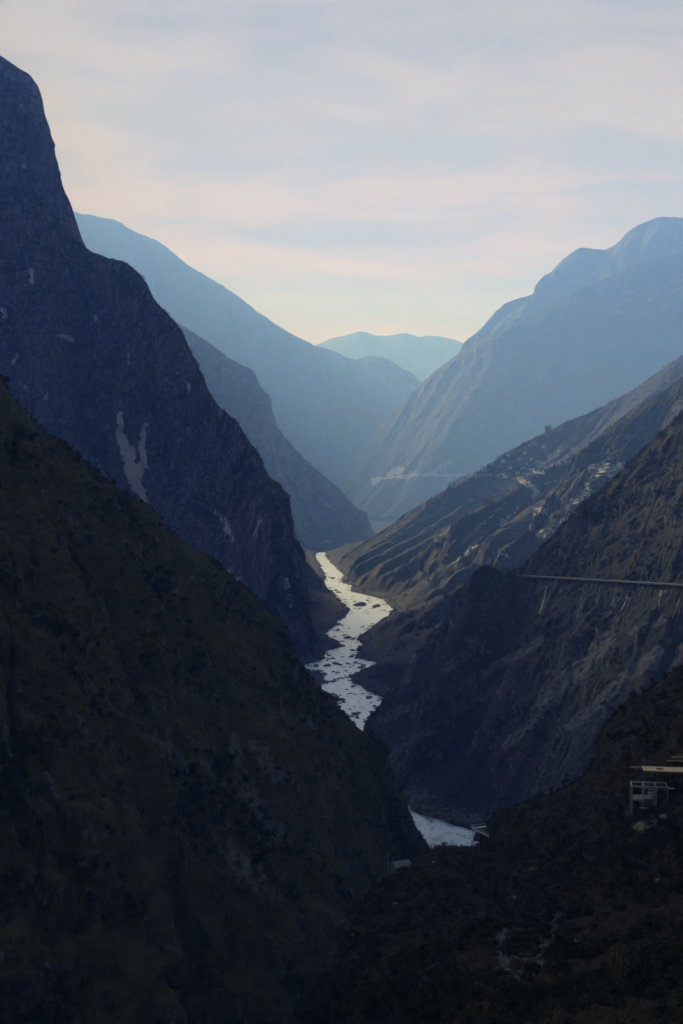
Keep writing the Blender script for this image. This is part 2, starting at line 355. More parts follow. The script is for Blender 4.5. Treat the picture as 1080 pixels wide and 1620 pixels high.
ridge('left_great_peak', 8, [(-1100,-420,3550),(-700,-420,3621),(-400,-380,3692),(-250,-230,3763),(-100,-30,3763),(-40,60,3763),(0,90,3763),(20,103,3749),(45,121,3735),(60,143,3720),(70,190,3706),(82,262,3692),(98,298,3664),(115,340,3635),(131,388,3607),(160,440,3550),(200,520,3479)],
      M_cliff, 520, 420, 10, amp=50, flute=55, fl=170, ang=12, rough=6, prof=((0, 2.6), (.35, 2.2), (.6, 1.2), (1, 1.0)), rock_bias=.28,
      pale=[(35,165,38,180,4,.5),(8,190,12,200,5,.5),(60,200,62,215,4,.45),(38,262,41,266,4,.6)])
ridge('left_great_cliff', 9, [(-700,100,2800),(-300,180,2900),(-80,275,2950),(0,306,2980),(48,292,3000),(85,335,3000),(118,380,2980),(150,405,2940),(200,421,2860),(226,445,2800),(245,480,2720),(278,516,2620),(300,558,2520),(320,600,2440),(345,645,2350),(376,672,2270),(396,712,2190),(420,752,2110),(427,800,2040),(435,850,1980),(448,900,1930),(459,940,1900),(467,985,1880),(470,1015,1860),(468,1042,1850)],
      M_cliff, 1000, 640, 12, amp=42, flute=46, fl=140, hm=380, ang=20, rough=7, prof=((0, 2.4), (.3, 1.5), (.5, 1.9), (.75, 1.3), (1, 1.0)), rock_bias=.12, pale=L2pale)
ridge('left_near_hillside', 10, [(-2600,-300,560,45),(-1500,50,600,40),(-700,300,640,32),(-300,450,680,28),(-60,560,700),(0,602,715),(18,630,725),(58,674,745),(100,706,765),(150,750,785),(200,787,800),(240,806,810),(266,842,825),(300,867,845),(340,890,865),(382,928,890),(412,956,905),(436,990,915),(450,1030,925),(480,1062,940),(520,1106,950),(560,1150,950),(577,1182,940),(592,1216,930),(612,1252,915),(640,1290,900),(672,1332,880),(700,1375,850),(730,1420,830)],
      M_near, 1100, 760, 10, amp=15, flute=19, fl=50, ang=24, rough=2.2, prof=((0, 1.5), (.12, .85), (.5, .9), (1, 1.35)), rock_bias=-0.16, base=-8,
      rockp=[(250,1165,290,1215,14,.8),(320,1210,350,1235,14,.7),(370,1170,385,1240,14,.8),(390,1250,450,1330,16,.8),(360,1340,430,1420,18,.9),(400,1180,440,1230,16,.7),(110,1120,160,1180,8,.6),(75,1225,90,1260,8,.5),(480,1130,500,1150,8,.5),(500,1200,520,1300,9,.5),(250,1490,290,1510,8,.5)],
      pale=[(385,1350,425,1400,12,.35),(420,1280,450,1320,10,.3),(330,1225,345,1232,8,.3)])
# right side
ridge('village_slope', 11, [(1700,180,4200),(1300,420,4200),(1180,500,4180),(1080,562,4150),(1040,590,4120),(1000,618,4080),(960,640,4050),(930,655,4000),(900,666,3950),(870,682,3900),(845,694,3850),(810,712,3780),(785,728,3720),(760,745,3650),(740,757,3600),(715,770,3520),(690,785,3480),(650,808,3460),(620,832,3430),(590,850,3390),(562,867,3330),(545,883,3270),(533,896,3190),(540,906,3080)],
      M_brown, 800, 480, 8, amp=8, flute=11, fl=80, ang=-30, rough=4, prof=((0, .58), (.3, .36), (.6, .25), (1, .13)), base=-12, rock_bias=-.10,
      pale=[(690,770,745,742,5,.8),(800,795,750,840,4,.55),(830,790,790,838,4,.5),(720,830,650,880,3,.5),(770,840,740,880,4,.6),(860,780,830,800,4,.5),(580,870,640,850,3,.4),(780,735,800,742,3,.6),(850,770,880,760,3,.5),(715,752,745,735,6.9,1.10),(745,738,782,716,6.9,1.10),(770,722,800,708,3.4,1.10),(820,758,843,772,4.6,1.10),(835,765,846,775,4.6,1.10),(585,760,592,756,3.4,0.96),
            (735,880,760,855,4.6,0.64),(700,905,760,850,3.4,0.56),(640,885,700,850,3.4,0.48),(790,830,815,810,5.8,0.56),(760,810,775,790,4.6,0.48),(838,742,860,748,4.6,0.80),(800,720,850,700,3.4,0.48),(870,733,912,731,4.6,0.56)])
ridge('right_river_slope', 12, [(1700,250,2300),(1250,490,2500),(1150,550,2560),(1080,598,2600),(1040,626,2600),(1000,650,2600),(960,680,2580),(935,702,2570),(920,720,2560),(905,736,2550),(885,765,2540),(868,790,2400),(850,815,2330),(830,842,2260),(806,865,2180),(780,888,2110),(745,912,2050),(710,938,2010),(680,955,1995),(655,965,2010),(640,972,2060),(610,985,2080),(585,1000,2060),(564,1013,2040)],
      M_brown, 800, 520, 8, amp=13, flute=20, fl=70, ang=-32, rough=4, prof=((0, .9), (.3, .6), (.6, .5), (1, .4)), rock_bias=.08,
      pale=[(828,798,860,810,3.4,1.10),(826,796,832,800,4.6,1.10),(935,742,985,738,8.0,0.90),(940,748,975,752,5.8,0.75),(905,795,930,780,6.9,0.60),(800,878,812,880,4.6,1.10),(838,815,862,805,6.9,0.60),(880,830,905,812,6.9,0.52),(850,845,880,838,9.2,0.52),(925,765,930,775,5.8,0.60)])
road_z = P(1000, 920, 1360)[2]
ridge('road_mountain', 13, [(2200,-100,1500,-30),(1500,250,1560,-30),(1250,480,1560,-28),(1150,580,1550,-28),(1080,652,1540,-27),(1040,690,1535,-27),(1010,720,1530,-26),(980,750,1520,-26),(950,776,1510,-26),(920,800,1500,-25),(890,832,1490,-24),(860,862,1475,-23),(835,888,1460,-22),(815,903,1450,-21),(790,903,1435,-20),(768,897,1425,-20),(752,905,1420,-19),(738,928,1415,-19),(716,960,1410,-18),(700,990,1405,-18),(680,1015,1402,-18),(652,1042,1400,-17),(632,1072,1400,-16),(612,1102,1398,-15),(592,1128,1395,-13),(576,1150,1385,-10)],
      M_scree, 1100, 700, 8, amp=8, flute=6, spur=.10, fl=46, rough=2.4, prof=((0, 1.0), (.2, .62), (.6, .52), (1, .5)), rock_bias=.1, base=-6,
      rockp=[(655,1040,640,1075,10,.9),(700,1060,760,1020,12,.6),(740,1010,760,1030,10,.8),(600,1140,640,1120,10,.7),(960,1010,860,1110,18,.75),(930,1060,800,1180,10,.7),(1040,1030,900,1150,12,.8),(1080,1080,960,1180,12,.7),(860,1010,720,1090,9,.7),(900,1250,780,1290,8,.6),(800,1080,620,1190,7,.6),(1050,980,1000,1000,8,.7)],
      pale=[(650,1048,655,1042,7,.5),(617,1062,625,1058,6,.35),(865,930,853,970,1.6,.9),(995,935,975,985,2.5,.55),(1045,935,1040,960,2.5,.7),(1052,935,1050,945,2,.7),(745,1012,762,1024,7,.45),(630,1130,640,1125,6,.4),(1075,945,1068,965,2,.5)])

# foreground spur (buildings stand on it) and the valley around the viewpoint
def loft(name, seed, rails, rows, nc, mat, **k):
    R_ = [catmull([(*p, 0) for p in r], nc)[:, :3] for r in rails]
    out_ = []
    for i, n_ in enumerate(rows):
        t = np.linspace(0, 1, n_, endpoint=(i == len(rows)-1))[:, None, None]
        out_.append(R_[i][None]*(1-t) + R_[i+1][None]*t)
    Pt = np.concatenate(out_, 0)
    # soften the creases between rails
    return Pt
crestF = [(1900,700,480),(1400,880,460),(1180,1000,445),(1080,1060,440),(1040,1082,435),(1000,1110,430),(966,1146,420),(948,1190,410),(936,1222,420),(900,1246,440),(870,1262,455),(835,1276,470),(800,1292,490),(778,1302,505),(768,1334,515),(748,1350,520),(720,1346,520),(695,1342,520),(670,1356,505),(645,1372,490),(618,1390,470),(596,1408,450),(584,1436,425),(562,1482,395),(535,1540,350),(505,1620,310),(450,1750,270),(300,1950,240)]
nearF = [(3400,1500,130),(2500,1540,130),(1700,1560,130),(1400,1600,130),(1300,1620,130),(1220,1640,130),(1150,1650,130),(1100,1660,130),(1060,1670,130),(1010,1680,130),(970,1680,130),(930,1690,130),(890,1690,130),(850,1700,130),(810,1700,130),(770,1710,130),(740,1710,130),(700,1720,130),(670,1720,130),(640,1730,130),(600,1740,130),(570,1750,130),(540,1760,130),(500,1780,125),(450,1810,120),(380,1850,115),(280,1900,110),(50,2000,100)]
cw = [P(*c) for c in crestF]; nw = [P(*c) for c in nearF]
mid = [tuple(np.array(a)*0.55 + np.array(b)*0.45 + np.array((0, 0, -6))) for a, b in zip(cw, nw)]
backr = [(c[0]-20, c[1]+130, -8) for c in cw]
back2 = [(c[0]-6, c[1]+30, c[2]-45) for c in cw]
und = [(n_[0]*1.0 + 0, -60, 316 if n_[0] > -40 else 250) for n_ in nw]
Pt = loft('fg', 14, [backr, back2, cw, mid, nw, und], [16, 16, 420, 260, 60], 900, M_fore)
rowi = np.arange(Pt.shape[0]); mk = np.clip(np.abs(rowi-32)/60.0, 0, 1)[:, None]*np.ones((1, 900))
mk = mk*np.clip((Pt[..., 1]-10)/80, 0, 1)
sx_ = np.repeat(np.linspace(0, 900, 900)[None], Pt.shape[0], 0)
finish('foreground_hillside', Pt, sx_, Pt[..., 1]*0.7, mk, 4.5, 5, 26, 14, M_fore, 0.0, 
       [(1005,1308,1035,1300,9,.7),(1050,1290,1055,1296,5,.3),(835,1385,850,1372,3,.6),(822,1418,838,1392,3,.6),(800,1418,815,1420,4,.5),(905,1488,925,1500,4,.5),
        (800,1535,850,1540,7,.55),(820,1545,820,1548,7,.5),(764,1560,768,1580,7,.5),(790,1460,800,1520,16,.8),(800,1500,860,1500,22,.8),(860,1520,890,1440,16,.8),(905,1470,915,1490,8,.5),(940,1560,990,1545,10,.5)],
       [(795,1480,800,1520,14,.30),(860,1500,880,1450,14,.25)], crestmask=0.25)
tag(SHEETS[14][4], kind='structure')
ridge('valley_wall_right', 15, [(1500,1500,1150,-90),(1150,900,1050,-90),(1000,300,1000,-90),(900,-300,1000,-80),(500,-1000,1050,-40),(0,-1400,1100,0),(-500,-1500,1150,20),(-1100,-1200,1200,60),(-1350,-500,1150,90),(-1400,0,1000,90),(-1300,350,800,90)],
      M_near, 160, 60, 4, amp=20, flute=30, fl=150, base=150, prof=((0, 1.2), (1, 1.2)), world=True, spur=.2)

# ground sheet below everything
GX, GY0, GY1, GZ = 15000.0, -4000.0, 23500.0, -172.0
gm = np.array([[(-GX, GY0, GZ), (GX, GY0, GZ)], [(-GX, GY1, GZ), (GX, GY1, GZ)]], float)
go = link(bpy.data.objects.new('valley_ground', grid_mesh('valley_ground', gm, {'rock': np.zeros(4), 'pale': np.zeros(4)}, M_far))); tag(go, kind='structure')

# ------------------------------------------------------------------ river and its banks
pys = np.concatenate([np.linspace(874, 1160, 520), np.linspace(1160, 1500, 260)[1:]])
Yr = np.array([PG(540, p)[1] for p in pys])
ncb = 420
wl = np.linspace(-1, 1, ncb); off = np.sign(wl)*np.abs(wl)**1.4
xl = xat(lb, Yr); xr = xat(rb, Yr); xc = (xl+xr)/2; hw = np.maximum((xr-xl)/2, 3)
span = 150.0
Xg = xc[:, None] + off[None]*(span+hw[:, None]); Yg = np.repeat(Yr[:, None], ncb, 1)
wob = 5*fbm(Xg/22, Yg/34, 1.7, 4, .6) - 6
d = np.maximum(xl[:, None]-Xg, Xg-xr[:, None]) + wob
bould = np.maximum(0, ridged(Xg/15, Yg/18, 4.2, 3, .6)+0.05)
b2 = np.maximum(0, fbm(Xg/5, Yg/7, 9.2, 3, .6)+0.1)
Zg = np.where(d > 0, 0.4+np.minimum(d*0.22, 5)+np.maximum(d-18, 0)*0.30, np.maximum(d*0.3, -3))
rim = np.exp(-((d-8)/16)**2)
Zg = Zg + sstep(6, 70, d)*(9*ridged(Xg/55, Yg/70, 6.1, 6, .62) + 10*fbm(Xg/40, Yg/55, 1.9, 6, .66))
Zg = Zg + rim*(4.6*bould+3.2*b2) + (d > 0)*1.3*b2 - 1.1*(d < -2)
bars = sstep(.50, .68, ridged(Xg/34+3, Yg/46, 7.7, 3, .5)*0.5 + 0.5*fbm(Xg/90, Yg/120, 2.2, 2)+.12)*np.exp(-(np.maximum(-d, 0)/14)**2)
Zg = Zg + bars*4.6*(d < 0)*(Yg > 1400)
Zg = np.where((Yg < 1400) & (d < 0), np.minimum(Zg, -2.5), Zg)
Pb = np.stack([Xg, Yg, Zg], -1)
M_bank = terrain_mat('river_rocks', (0.018, 0.021, 0.020), (0.030, 0.029, 0.027), (0.045, 0.046, 0.05), (0.12, 0.12, 0.12), unit=4, bump=1.0, rock_thr=.35)
o = link(bpy.data.objects.new('river_bank', grid_mesh('river_bank', Pb, {'rock': 0.1+0.4*rim, 'pale': 0.22*rim*(b2 > .1)}, M_bank))); tag(o, kind='structure')
# water
def water_mat():
    m, t, b = new_mat('river_water'); n = t.nodes; l = t.links
    geo = n.new('ShaderNodeNewGeometry')
    mp = n.new('ShaderNodeMapping'); mp.inputs['Scale'].default_value = (1.0, 0.45, 1); l.new(geo.outputs['Position'], mp.inputs['Vector'])
    def noise(sc, det, rough, dist=0.0):
        q = n.new('ShaderNodeTexNoise'); q.inputs['Scale'].default_value = sc; q.inputs['Detail'].default_value = det; q.inputs['Roughness'].default_value = rough; q.inputs['Distortion'].default_value = dist
        l.new(mp.outputs[0], q.inputs['Vector']); return q.outputs[0]
    a = noise(0.09, 7, .66, 1.2); c = noise(0.5, 5, .6, .5)
    at = n.new('ShaderNodeAttribute'); at.attribute_name = 'foam'
    s = n.new('ShaderNodeMath'); s.operation = 'ADD'; l.new(a, s.inputs[0]); l.new(at.outputs['Fac'], s.inputs[1])
    r = n.new('ShaderNodeMapRange'); r.interpolation_type = 'SMOOTHSTEP'; r.inputs[1].default_value = .46; r.inputs[2].default_value = .66; l.new(s.outputs[0], r.inputs[0])
    mx = n.new('ShaderNodeMix'); mx.data_type = 'RGBA'; mx.inputs[6].default_value = (0.44, 0.55, 0.55, 1); mx.inputs[7].default_value = (0.82, 0.87, 0.90, 1)
    l.new(r.outputs[0], mx.inputs[0]); l.new(mx.outputs[2], b.inputs['Base Color'])
    b.inputs['Roughness'].default_value = 0.32; b.inputs['IOR'].default_value = 1.42; b.inputs['Specular IOR Level'].default_value = 1.0
    bp = n.new('ShaderNodeBump'); bp.inputs['Strength'].default_value = 0.6; bp.inputs['Distance'].default_value = 0.8
    l.new(c, bp.inputs['Height']); l.new(bp.outputs[0], b.inputs['Normal'])
    return m
Yw = Yr[::2]; nw_ = 160; t_ = np.linspace(-1, 1, nw_)
Xw = xat(lb, Yw)[:, None]*(1-t_[None])/2 + xat(rb, Yw)[:, None]*(1+t_[None])/2 + t_[None]*40
Yw2 = np.repeat(Yw[:, None], nw_, 1)
near = sstep(1350, 1150, Yw2)
Zw = 0.25*fbm(Xw/6, Yw2/9, .3, 3) + near*1.9*ridged(Xw/9, Yw2/14, .7, 4)
foam = (0.10+.16*ridged(Xw/16, Yw2/50, 1.1, 4))*(1-near) + near*(0.42*ridged(Xw/13, Yw2/34, 3.1, 5, .6)-0.12)
river = link(bpy.data.objects.new('river', grid_mesh('river', np.stack([Xw, Yw2, Zw], -1), {'foam': foam}, water_mat()))); tag(river, kind='structure')
# ------------------------------------------------------------------ small mesh builder
class MB:
    def __init__(s): s.v = []; s.f = []
    def add(s, vs, fs):
        k = len(s.v); s.v += [tuple(p) for p in vs]; s.f += [tuple(i+k for i in f_) for f_ in fs]; return s
    def box(s, x0, x1, y0, y1, z0, z1):
        return s.add([(x, y, z) for x in (x0, x1) for y in (y0, y1) for z in (z0, z1)],
                     [(0,1,3,2),(4,6,7,5),(0,4,5,1),(2,3,7,6),(0,2,6,4),(1,5,7,3)])
    def bar(s, a, b, w, h=None):
        a = Vector(a); b = Vector(b); d_ = (b-a).normalized(); h = h or w
        up = Vector((0, 0, 1)) if abs(d_.z) < .95 else Vector((1, 0, 0))
        r = d_.cross(up).normalized()*w/2; u_ = r.normalized().cross(d_)*h/2
        vs = [p+i*r+j*u_ for p in (a, b) for i, j in ((-1,-1),(1,-1),(1,1),(-1,1))]
        return s.add(vs, [(0,1,2,3),(7,6,5,4),(0,4,5,1),(1,5,6,2),(2,6,7,3),(3,7,4,0)])
    def tube(s, pts, rad, n=6):
        vs = []; fs = []
        for i, (p, r) in enumerate(zip(pts, rad)):
            p = Vector(p); q = Vector(pts[min(i+1, len(pts)-1)]) - Vector(pts[max(i-1, 0)])
            q.normalize(); a = q.orthogonal().normalized(); b = q.cross(a)
            vs += [p + a*math.cos(2*math.pi*k/n)*r + b*math.sin(2*math.pi*k/n)*r for k in range(n)]
        for i in range(len(pts)-1):
            fs += [(i*n+k, i*n+(k+1) % n, (i+1)*n+(k+1) % n, (i+1)*n+k) for k in range(n)]
        fs.append(tuple(range((len(pts)-1)*n, len(pts)*n)))
        return s.add(vs, fs)
    def leaves(s, c, rad, n, size, r_, flat=1.0):
        for _ in range(n):
            t_ = Vector((r_.gauss(0, 1), r_.gauss(0, 1), r_.gauss(0, 1))).normalized()*(r_.random()**0.45)
            p = Vector(c) + Vector((t_.x*rad[0], t_.y*rad[1], t_.z*rad[2]))
            a = Vector((r_.gauss(0, 1), r_.gauss(0, 1), r_.gauss(0, .7)*flat)).normalized(); b = a.orthogonal().normalized()
            q = size*r_.uniform(.6, 1.4)
            s.add([p-a*q, p+b*q*.6, p+a*q, p-b*q*.6], [(0,1,2,3)])
        return s
    def mesh(s, name, mat, smooth=False):
        me = bpy.data.meshes.new(name); me.from_pydata([tuple(p) for p in s.v], [], s.f); me.update()
        if smooth: me.polygons.foreach_set('use_smooth', [True]*len(me.polygons))
        me.materials.append(mat); return me
    def build(s, name, mat, parent=None, smooth=False):
        o = link(bpy.data.objects.new(name, s.mesh(name, mat, smooth)))
        if parent: o.parent = parent
        return o
def empty(name, loc, rz=0.0, scale=1.0, label=None, cat=None, group=None):
    o = link(bpy.data.objects.new(name, None)); o.location = loc; o.rotation_euler = (0, 0, rz); o.scale = (scale,)*3
    o.empty_display_size = .5
    return tag(o, label, cat, group)
ORD = 'first second third fourth fifth sixth seventh eighth ninth tenth eleventh twelfth thirteenth fourteenth fifteenth sixteenth seventeenth eighteenth nineteenth twentieth'.split() + ['twenty-'+w_ for w_ in 'first second third fourth fifth'.split()]
def ordinals(objs, key, fmt):
    for o_, w_ in zip(sorted(objs, key=key), ORD): o_['label'] = fmt % w_
def copy_tree(o, parent=None):
    c = o.copy(); S.collection.objects.link(c)
    c.parent = parent
    for ch in list(o.children): copy_tree(ch, c)
    return c
def on(seed, px, py, front=True):
    """point of a mountain sheet that shows at a photo pixel"""
    Pt, qx, qy, n_, _ = SHEETS[seed]
    d_ = (qx-px)**2 + (qy-py)**2
    k = np.argmin(d_); i, j = np.unravel_index(k, d_.shape)
    return Vector(Pt[i, j]), Vector(n_[i, j])

M_leaf = simple('foliage', (0.030, 0.040, 0.018), .9, .35, .15)
M_leafdry = simple('foliage_dry', (0.060, 0.052, 0.022), .9, .35, .2)
M_leafdark = simple('foliage_dark', (0.020, 0.028, 0.016), .9, .3, .15)
M_bark = simple('bark', (0.06, 0.05, 0.04), .9, .2, 3)
M_boulder = simple('boulder', (0.11, 0.11, 0.108), .85, .3, .5, bump=.8)
M_pale = simple('pale_boulder', (0.17, 0.165, 0.155), .85, .25, .5, bump=.8)
M_moss = simple('mossy_boulder', (0.14, 0.14, 0.095), .9, .35, .5, bump=.8)
M_white = simple('white_wall', (0.70, 0.69, 0.66), .8, .06, .5)
M_concrete = simple('concrete', (0.36, 0.36, 0.35), .85, .12, .8, bump=.3)
M_dkconc = simple('weathered_concrete', (0.20, 0.20, 0.19), .9, .2, .8, bump=.3)
M_ply = simple('plywood', (0.55, 0.44, 0.25), .7, .28, .9)
M_timber = simple('timber', (0.22, 0.14, 0.07), .8, .2, 3)
M_roofg = simple('grey_roof', (0.16, 0.165, 0.17), .7, .15, 1)
M_roofd = simple('dark_roof', (0.08, 0.075, 0.075), .8, .15, 1)
M_glass = simple('window_glass', (0.03, 0.035, 0.04), .2, .05, 1)
M_road = simple('road_surface', (0.16, 0.155, 0.15), .9, .15, .1)
M_parapet = simple('stone_wall', (0.20, 0.20, 0.195), .9, .25, .25, bump=.4)
M_vroad = simple('pale_track', (0.45, 0.44, 0.42), .9, .2, .1)
M_steel = simple('white_steel', (0.62, 0.63, 0.64), .5, .05, 1)
M_blue = simple('blue_paint', (0.05, 0.10, 0.38), .4, .05, 1)
M_rubber = simple('rubber', (0.02, 0.02, 0.02), .8, .05, 1)

# ------------------------------------------------------------------ plants and rocks used many times
def bush_mesh(name, seed, mat, tall=1.0, n=70, size=.15):
    r_ = random.Random(seed); m = MB()
    for k in range(r_.randint(4, 6)):
        a = r_.uniform(0, 6.28); q = r_.uniform(.1, .55)
        cx_, cy_ = q*math.cos(a), q*math.sin(a); h_ = r_.uniform(.3, .6)*tall
        m.leaves((cx_, cy_, h_), (.42, .42, .38*tall), n//5, size, r_)
    for k in range(3):
        a = r_.uniform(0, 6.28); m.tube([(0, 0, -.3), (.25*math.cos(a), .25*math.sin(a), .5*tall)], [.04, .015], 3)
    return m.mesh(name, mat)
def tree_parts(seed, h=5.0, bare=False):
    r_ = random.Random(seed); tr = MB(); cr = MB()
    lean = (r_.uniform(-.12, .12), r_.uniform(-.12, .12))
    pt = [(lean[0]*h*t_*t_, lean[1]*h*t_*t_, h*.8*t_ - (.5 if t_ == 0 else 0)) for t_ in (0, .3, .6, 1)]
    tr.tube(pt, [.11*h/5, .085*h/5, .05*h/5, .015*h/5], 6)
    nl = 9 if bare else 8
    for k in range(nl):
        t_ = r_.uniform(.25, .95); a = r_.uniform(0, 6.28); ll = h*r_.uniform(.22, .42)*(1.15-t_*.6)
        b0 = Vector((lean[0]*h*t_*t_, lean[1]*h*t_*t_, h*.8*t_)); e = b0 + Vector((math.cos(a)*ll*.8, math.sin(a)*ll*.8, ll*r_.uniform(.35, .9)))
        md = b0.lerp(e, .5) + Vector((0, 0, ll*.08)); tr.tube([b0, md, e], [.04*h/5, .028*h/5, .01*h/5], 4)
        if bare:
            for q in range(4):
                f_ = b0.lerp(e, r_.uniform(.4, 1)); tr.tube([f_, f_+Vector((r_.gauss(0, .1), r_.gauss(0, .1), r_.uniform(.08, .18)))*h], [.014*h/5, .005*h/5], 3)
            cr.leaves(e, (h*.08, h*.08, h*.08), 8, h*.02, r_)
        else:
            cr.leaves(e, (h*.15, h*.15, h*.11), 46, h*.03, r_); cr.leaves(md, (h*.11, h*.11, h*.08), 16, h*.028, r_)
    if not bare: cr.leaves((pt[-1][0], pt[-1][1], h*.86), (h*.14, h*.14, h*.13), 50, h*.03, r_)
    return tr, cr
def rock_mesh(name, seed, mat, sub=2, flat=.6):
    import bmesh
    bm = bmesh.new(); bmesh.ops.create_icosphere(bm, subdivisions=sub, radius=1.0)
    co = np.array([v_.co for v_ in bm.verts]); k = 1 + .45*fbm(co[:, 0]*1.1+seed*5, co[:, 1]*1.1, co[:, 2]*1.1, 4, .6) + .12*ridged(co[:, 0]*2+seed, co[:, 1]*2, co[:, 2]*2, 2)
    r_ = random.Random(seed); planes = [Vector((r_.gauss(0,1), r_.gauss(0,1), r_.gauss(0,1))).normalized() for _ in range(7)]
    for v_, q in zip(bm.verts, k):
        v_.co *= float(q)
        for pl in planes:                              # broken faces
            dd = v_.co.dot(pl) - .78
            if dd > 0: v_.co -= pl*dd*.85
        v_.co.z = v_.co.z*flat
    me = bpy.data.meshes.new(name); bm.to_mesh(me); bm.free(); me.materials.append(mat); return me

def scatter(name, protos, pts, scl, sink=0.0, label=None):
    """uncountable scrub / rubble: instances on points, one object per kind of plant or stone"""
    for k, pm in enumerate(protos):
        sel = pts[k::len(protos)]; sc = scl[k::len(protos)]
        if len(sel) == 0: continue
        me = bpy.data.meshes.new(name); me.from_pydata([(float(p[0]), float(p[1]), float(p[2])-sink*s_) for p, s_ in zip(sel, sc)], [], [])
        at = me.attributes.new('sc', 'FLOAT', 'POINT'); at.data.foreach_set('value', np.asarray(sc, np.float32))
        at = me.attributes.new('rz', 'FLOAT', 'POINT'); at.data.foreach_set('value', np.random.RandomState(k+5).rand(len(sel)).astype(np.float32)*6.28)
        o = link(bpy.data.objects.new(name, me)); tag(o, kind='stuff')
        if label: tag(o, label)
        po = bpy.data.objects.new(name + '_source', pm)
        ng = bpy.data.node_groups.new(name, 'GeometryNodeTree')
        ng.interface.new_socket('Geometry', in_out='INPUT', socket_type='NodeSocketGeometry'); ng.interface.new_socket('Geometry', in_out='OUTPUT', socket_type='NodeSocketGeometry')
        gi = ng.nodes.new('NodeGroupInput'); go_ = ng.nodes.new('NodeGroupOutput'); ip = ng.nodes.new('GeometryNodeInstanceOnPoints')
        oi = ng.nodes.new('GeometryNodeObjectInfo'); oi.inputs['Object'].default_value = po
        a1 = ng.nodes.new('GeometryNodeInputNamedAttribute'); a1.data_type = 'FLOAT'; a1.inputs[0].default_value = 'sc'
        a2 = ng.nodes.new('GeometryNodeInputNamedAttribute'); a2.data_type = 'FLOAT'; a2.inputs[0].default_value = 'rz'
        cx_ = ng.nodes.new('ShaderNodeCombineXYZ'); ng.links.new(a2.outputs[0], cx_.inputs[2])
        ng.links.new(gi.outputs[0], ip.inputs['Points']); ng.links.new(oi.outputs['Geometry'], ip.inputs['Instance'])
        ng.links.new(a1.outputs[0], ip.inputs['Scale']); ng.links.new(cx_.outputs[0], ip.inputs['Rotation']); ng.links.new(ip.outputs[0], go_.inputs[0])
        md = o.modifiers.new('instances', 'NODES'); md.node_group = ng
def sheet_points(seed, n, smin, smax, dens=None, rseed=1, pw=2.0, cond=None):
    Pt, qx, qy, n_, _ = SHEETS[seed]
    A_ = np.abs(np.gradient(qx, axis=1)*np.gradient(qy, axis=0) - np.gradient(qx, axis=0)*np.gradient(qy, axis=1))
    A_ = np.minimum(A_, np.percentile(A_, 99))
    A_ = A_*((qx > -40) & (qx < 1120) & (qy > 0) & (qy < 1660) & (Pt[..., 2] > 1))
    if dens is not None: A_ = A_*dens(Pt, qx, qy, n_)
    r_ = np.random.RandomState(rseed); w = A_.reshape(-1); w = w/w.sum()
    idx = r_.choice(len(w), n, p=w); V = Pt.reshape(-1, 3)[idx]
    return V + r_.normal(0, .6, V.shape)*np.array([1, 1, 0]), smin + (smax-smin)*r_.rand(n)**pw
clump = lambda sc, lo, hi, o_=0: (lambda Pt, qx, qy, n_: sstep(lo, hi, fbm(Pt[..., 0]/sc+o_, Pt[..., 1]/sc, Pt[..., 2]/sc, 4))*sstep(.25, .55, n_[..., 2])+.02)
B_dark = [bush_mesh('scrub', 1, M_leafdark), bush_mesh('scrub', 2, M_leafdark, 1.4)]
B_mix = [bush_mesh('scrub', 3, M_leaf), bush_mesh('scrub', 4, M_leaf, 1.3), bush_mesh('scrub', 5, M_leafdry, .8), bush_mesh('scrub', 6, M_leafdark, 1.2)]
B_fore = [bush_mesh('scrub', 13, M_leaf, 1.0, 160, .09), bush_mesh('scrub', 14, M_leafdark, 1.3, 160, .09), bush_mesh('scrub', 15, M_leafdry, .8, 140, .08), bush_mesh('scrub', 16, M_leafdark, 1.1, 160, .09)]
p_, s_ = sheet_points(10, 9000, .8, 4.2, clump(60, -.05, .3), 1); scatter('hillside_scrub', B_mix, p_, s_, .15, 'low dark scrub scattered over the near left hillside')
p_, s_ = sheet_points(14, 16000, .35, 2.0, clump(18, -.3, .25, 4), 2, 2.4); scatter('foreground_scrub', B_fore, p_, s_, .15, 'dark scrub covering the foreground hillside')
p_, s_ = sheet_points(13, 6000, 1.0, 4.0, lambda Pt, qx, qy, n_: clump(50, -.05, .3, 7)(Pt, qx, qy, n_)*(.25+.75*(qy < 930)), 3); scatter('mountainside_scrub', B_dark, p_, s_, .15, 'dark scrub on the mountainside around the road')
p_, s_ = sheet_points(12, 2200, 2.0, 5.5, clump(90, 0, .3, 2), 4); scatter('river_slope_scrub', B_dark, p_, s_, .15, 'scrub on the slope above the right river bank')
def village_trees(Pt, qx, qy, n_):
    d1 = np.exp(-(((qx-745)/45)**2 + ((qy-775)/16)**2)); d2 = np.exp(-(((qx-800)/60)**2+((qy-742)/14)**2)); d3 = np.exp(-(((qx-760)/30)**2+((qy-800)/14)**2))
    return d1*1.5 + d2 + d3*.7 + .03
p_, s_ = sheet_points(11, 3000, 3.0, 8.5, village_trees, 5, 1.3); scatter('village_woodland', B_dark, p_, s_, .1, 'dark wood around the village on the slope')
p_, s_ = sheet_points(9, 4500, 2.0, 6.5, lambda Pt, qx, qy, n_: clump(110, 0, .3, 3)(Pt, qx, qy, n_), 6); scatter('cliff_scrub', B_dark, p_, s_, .1, 'scrub clinging to the great cliff')
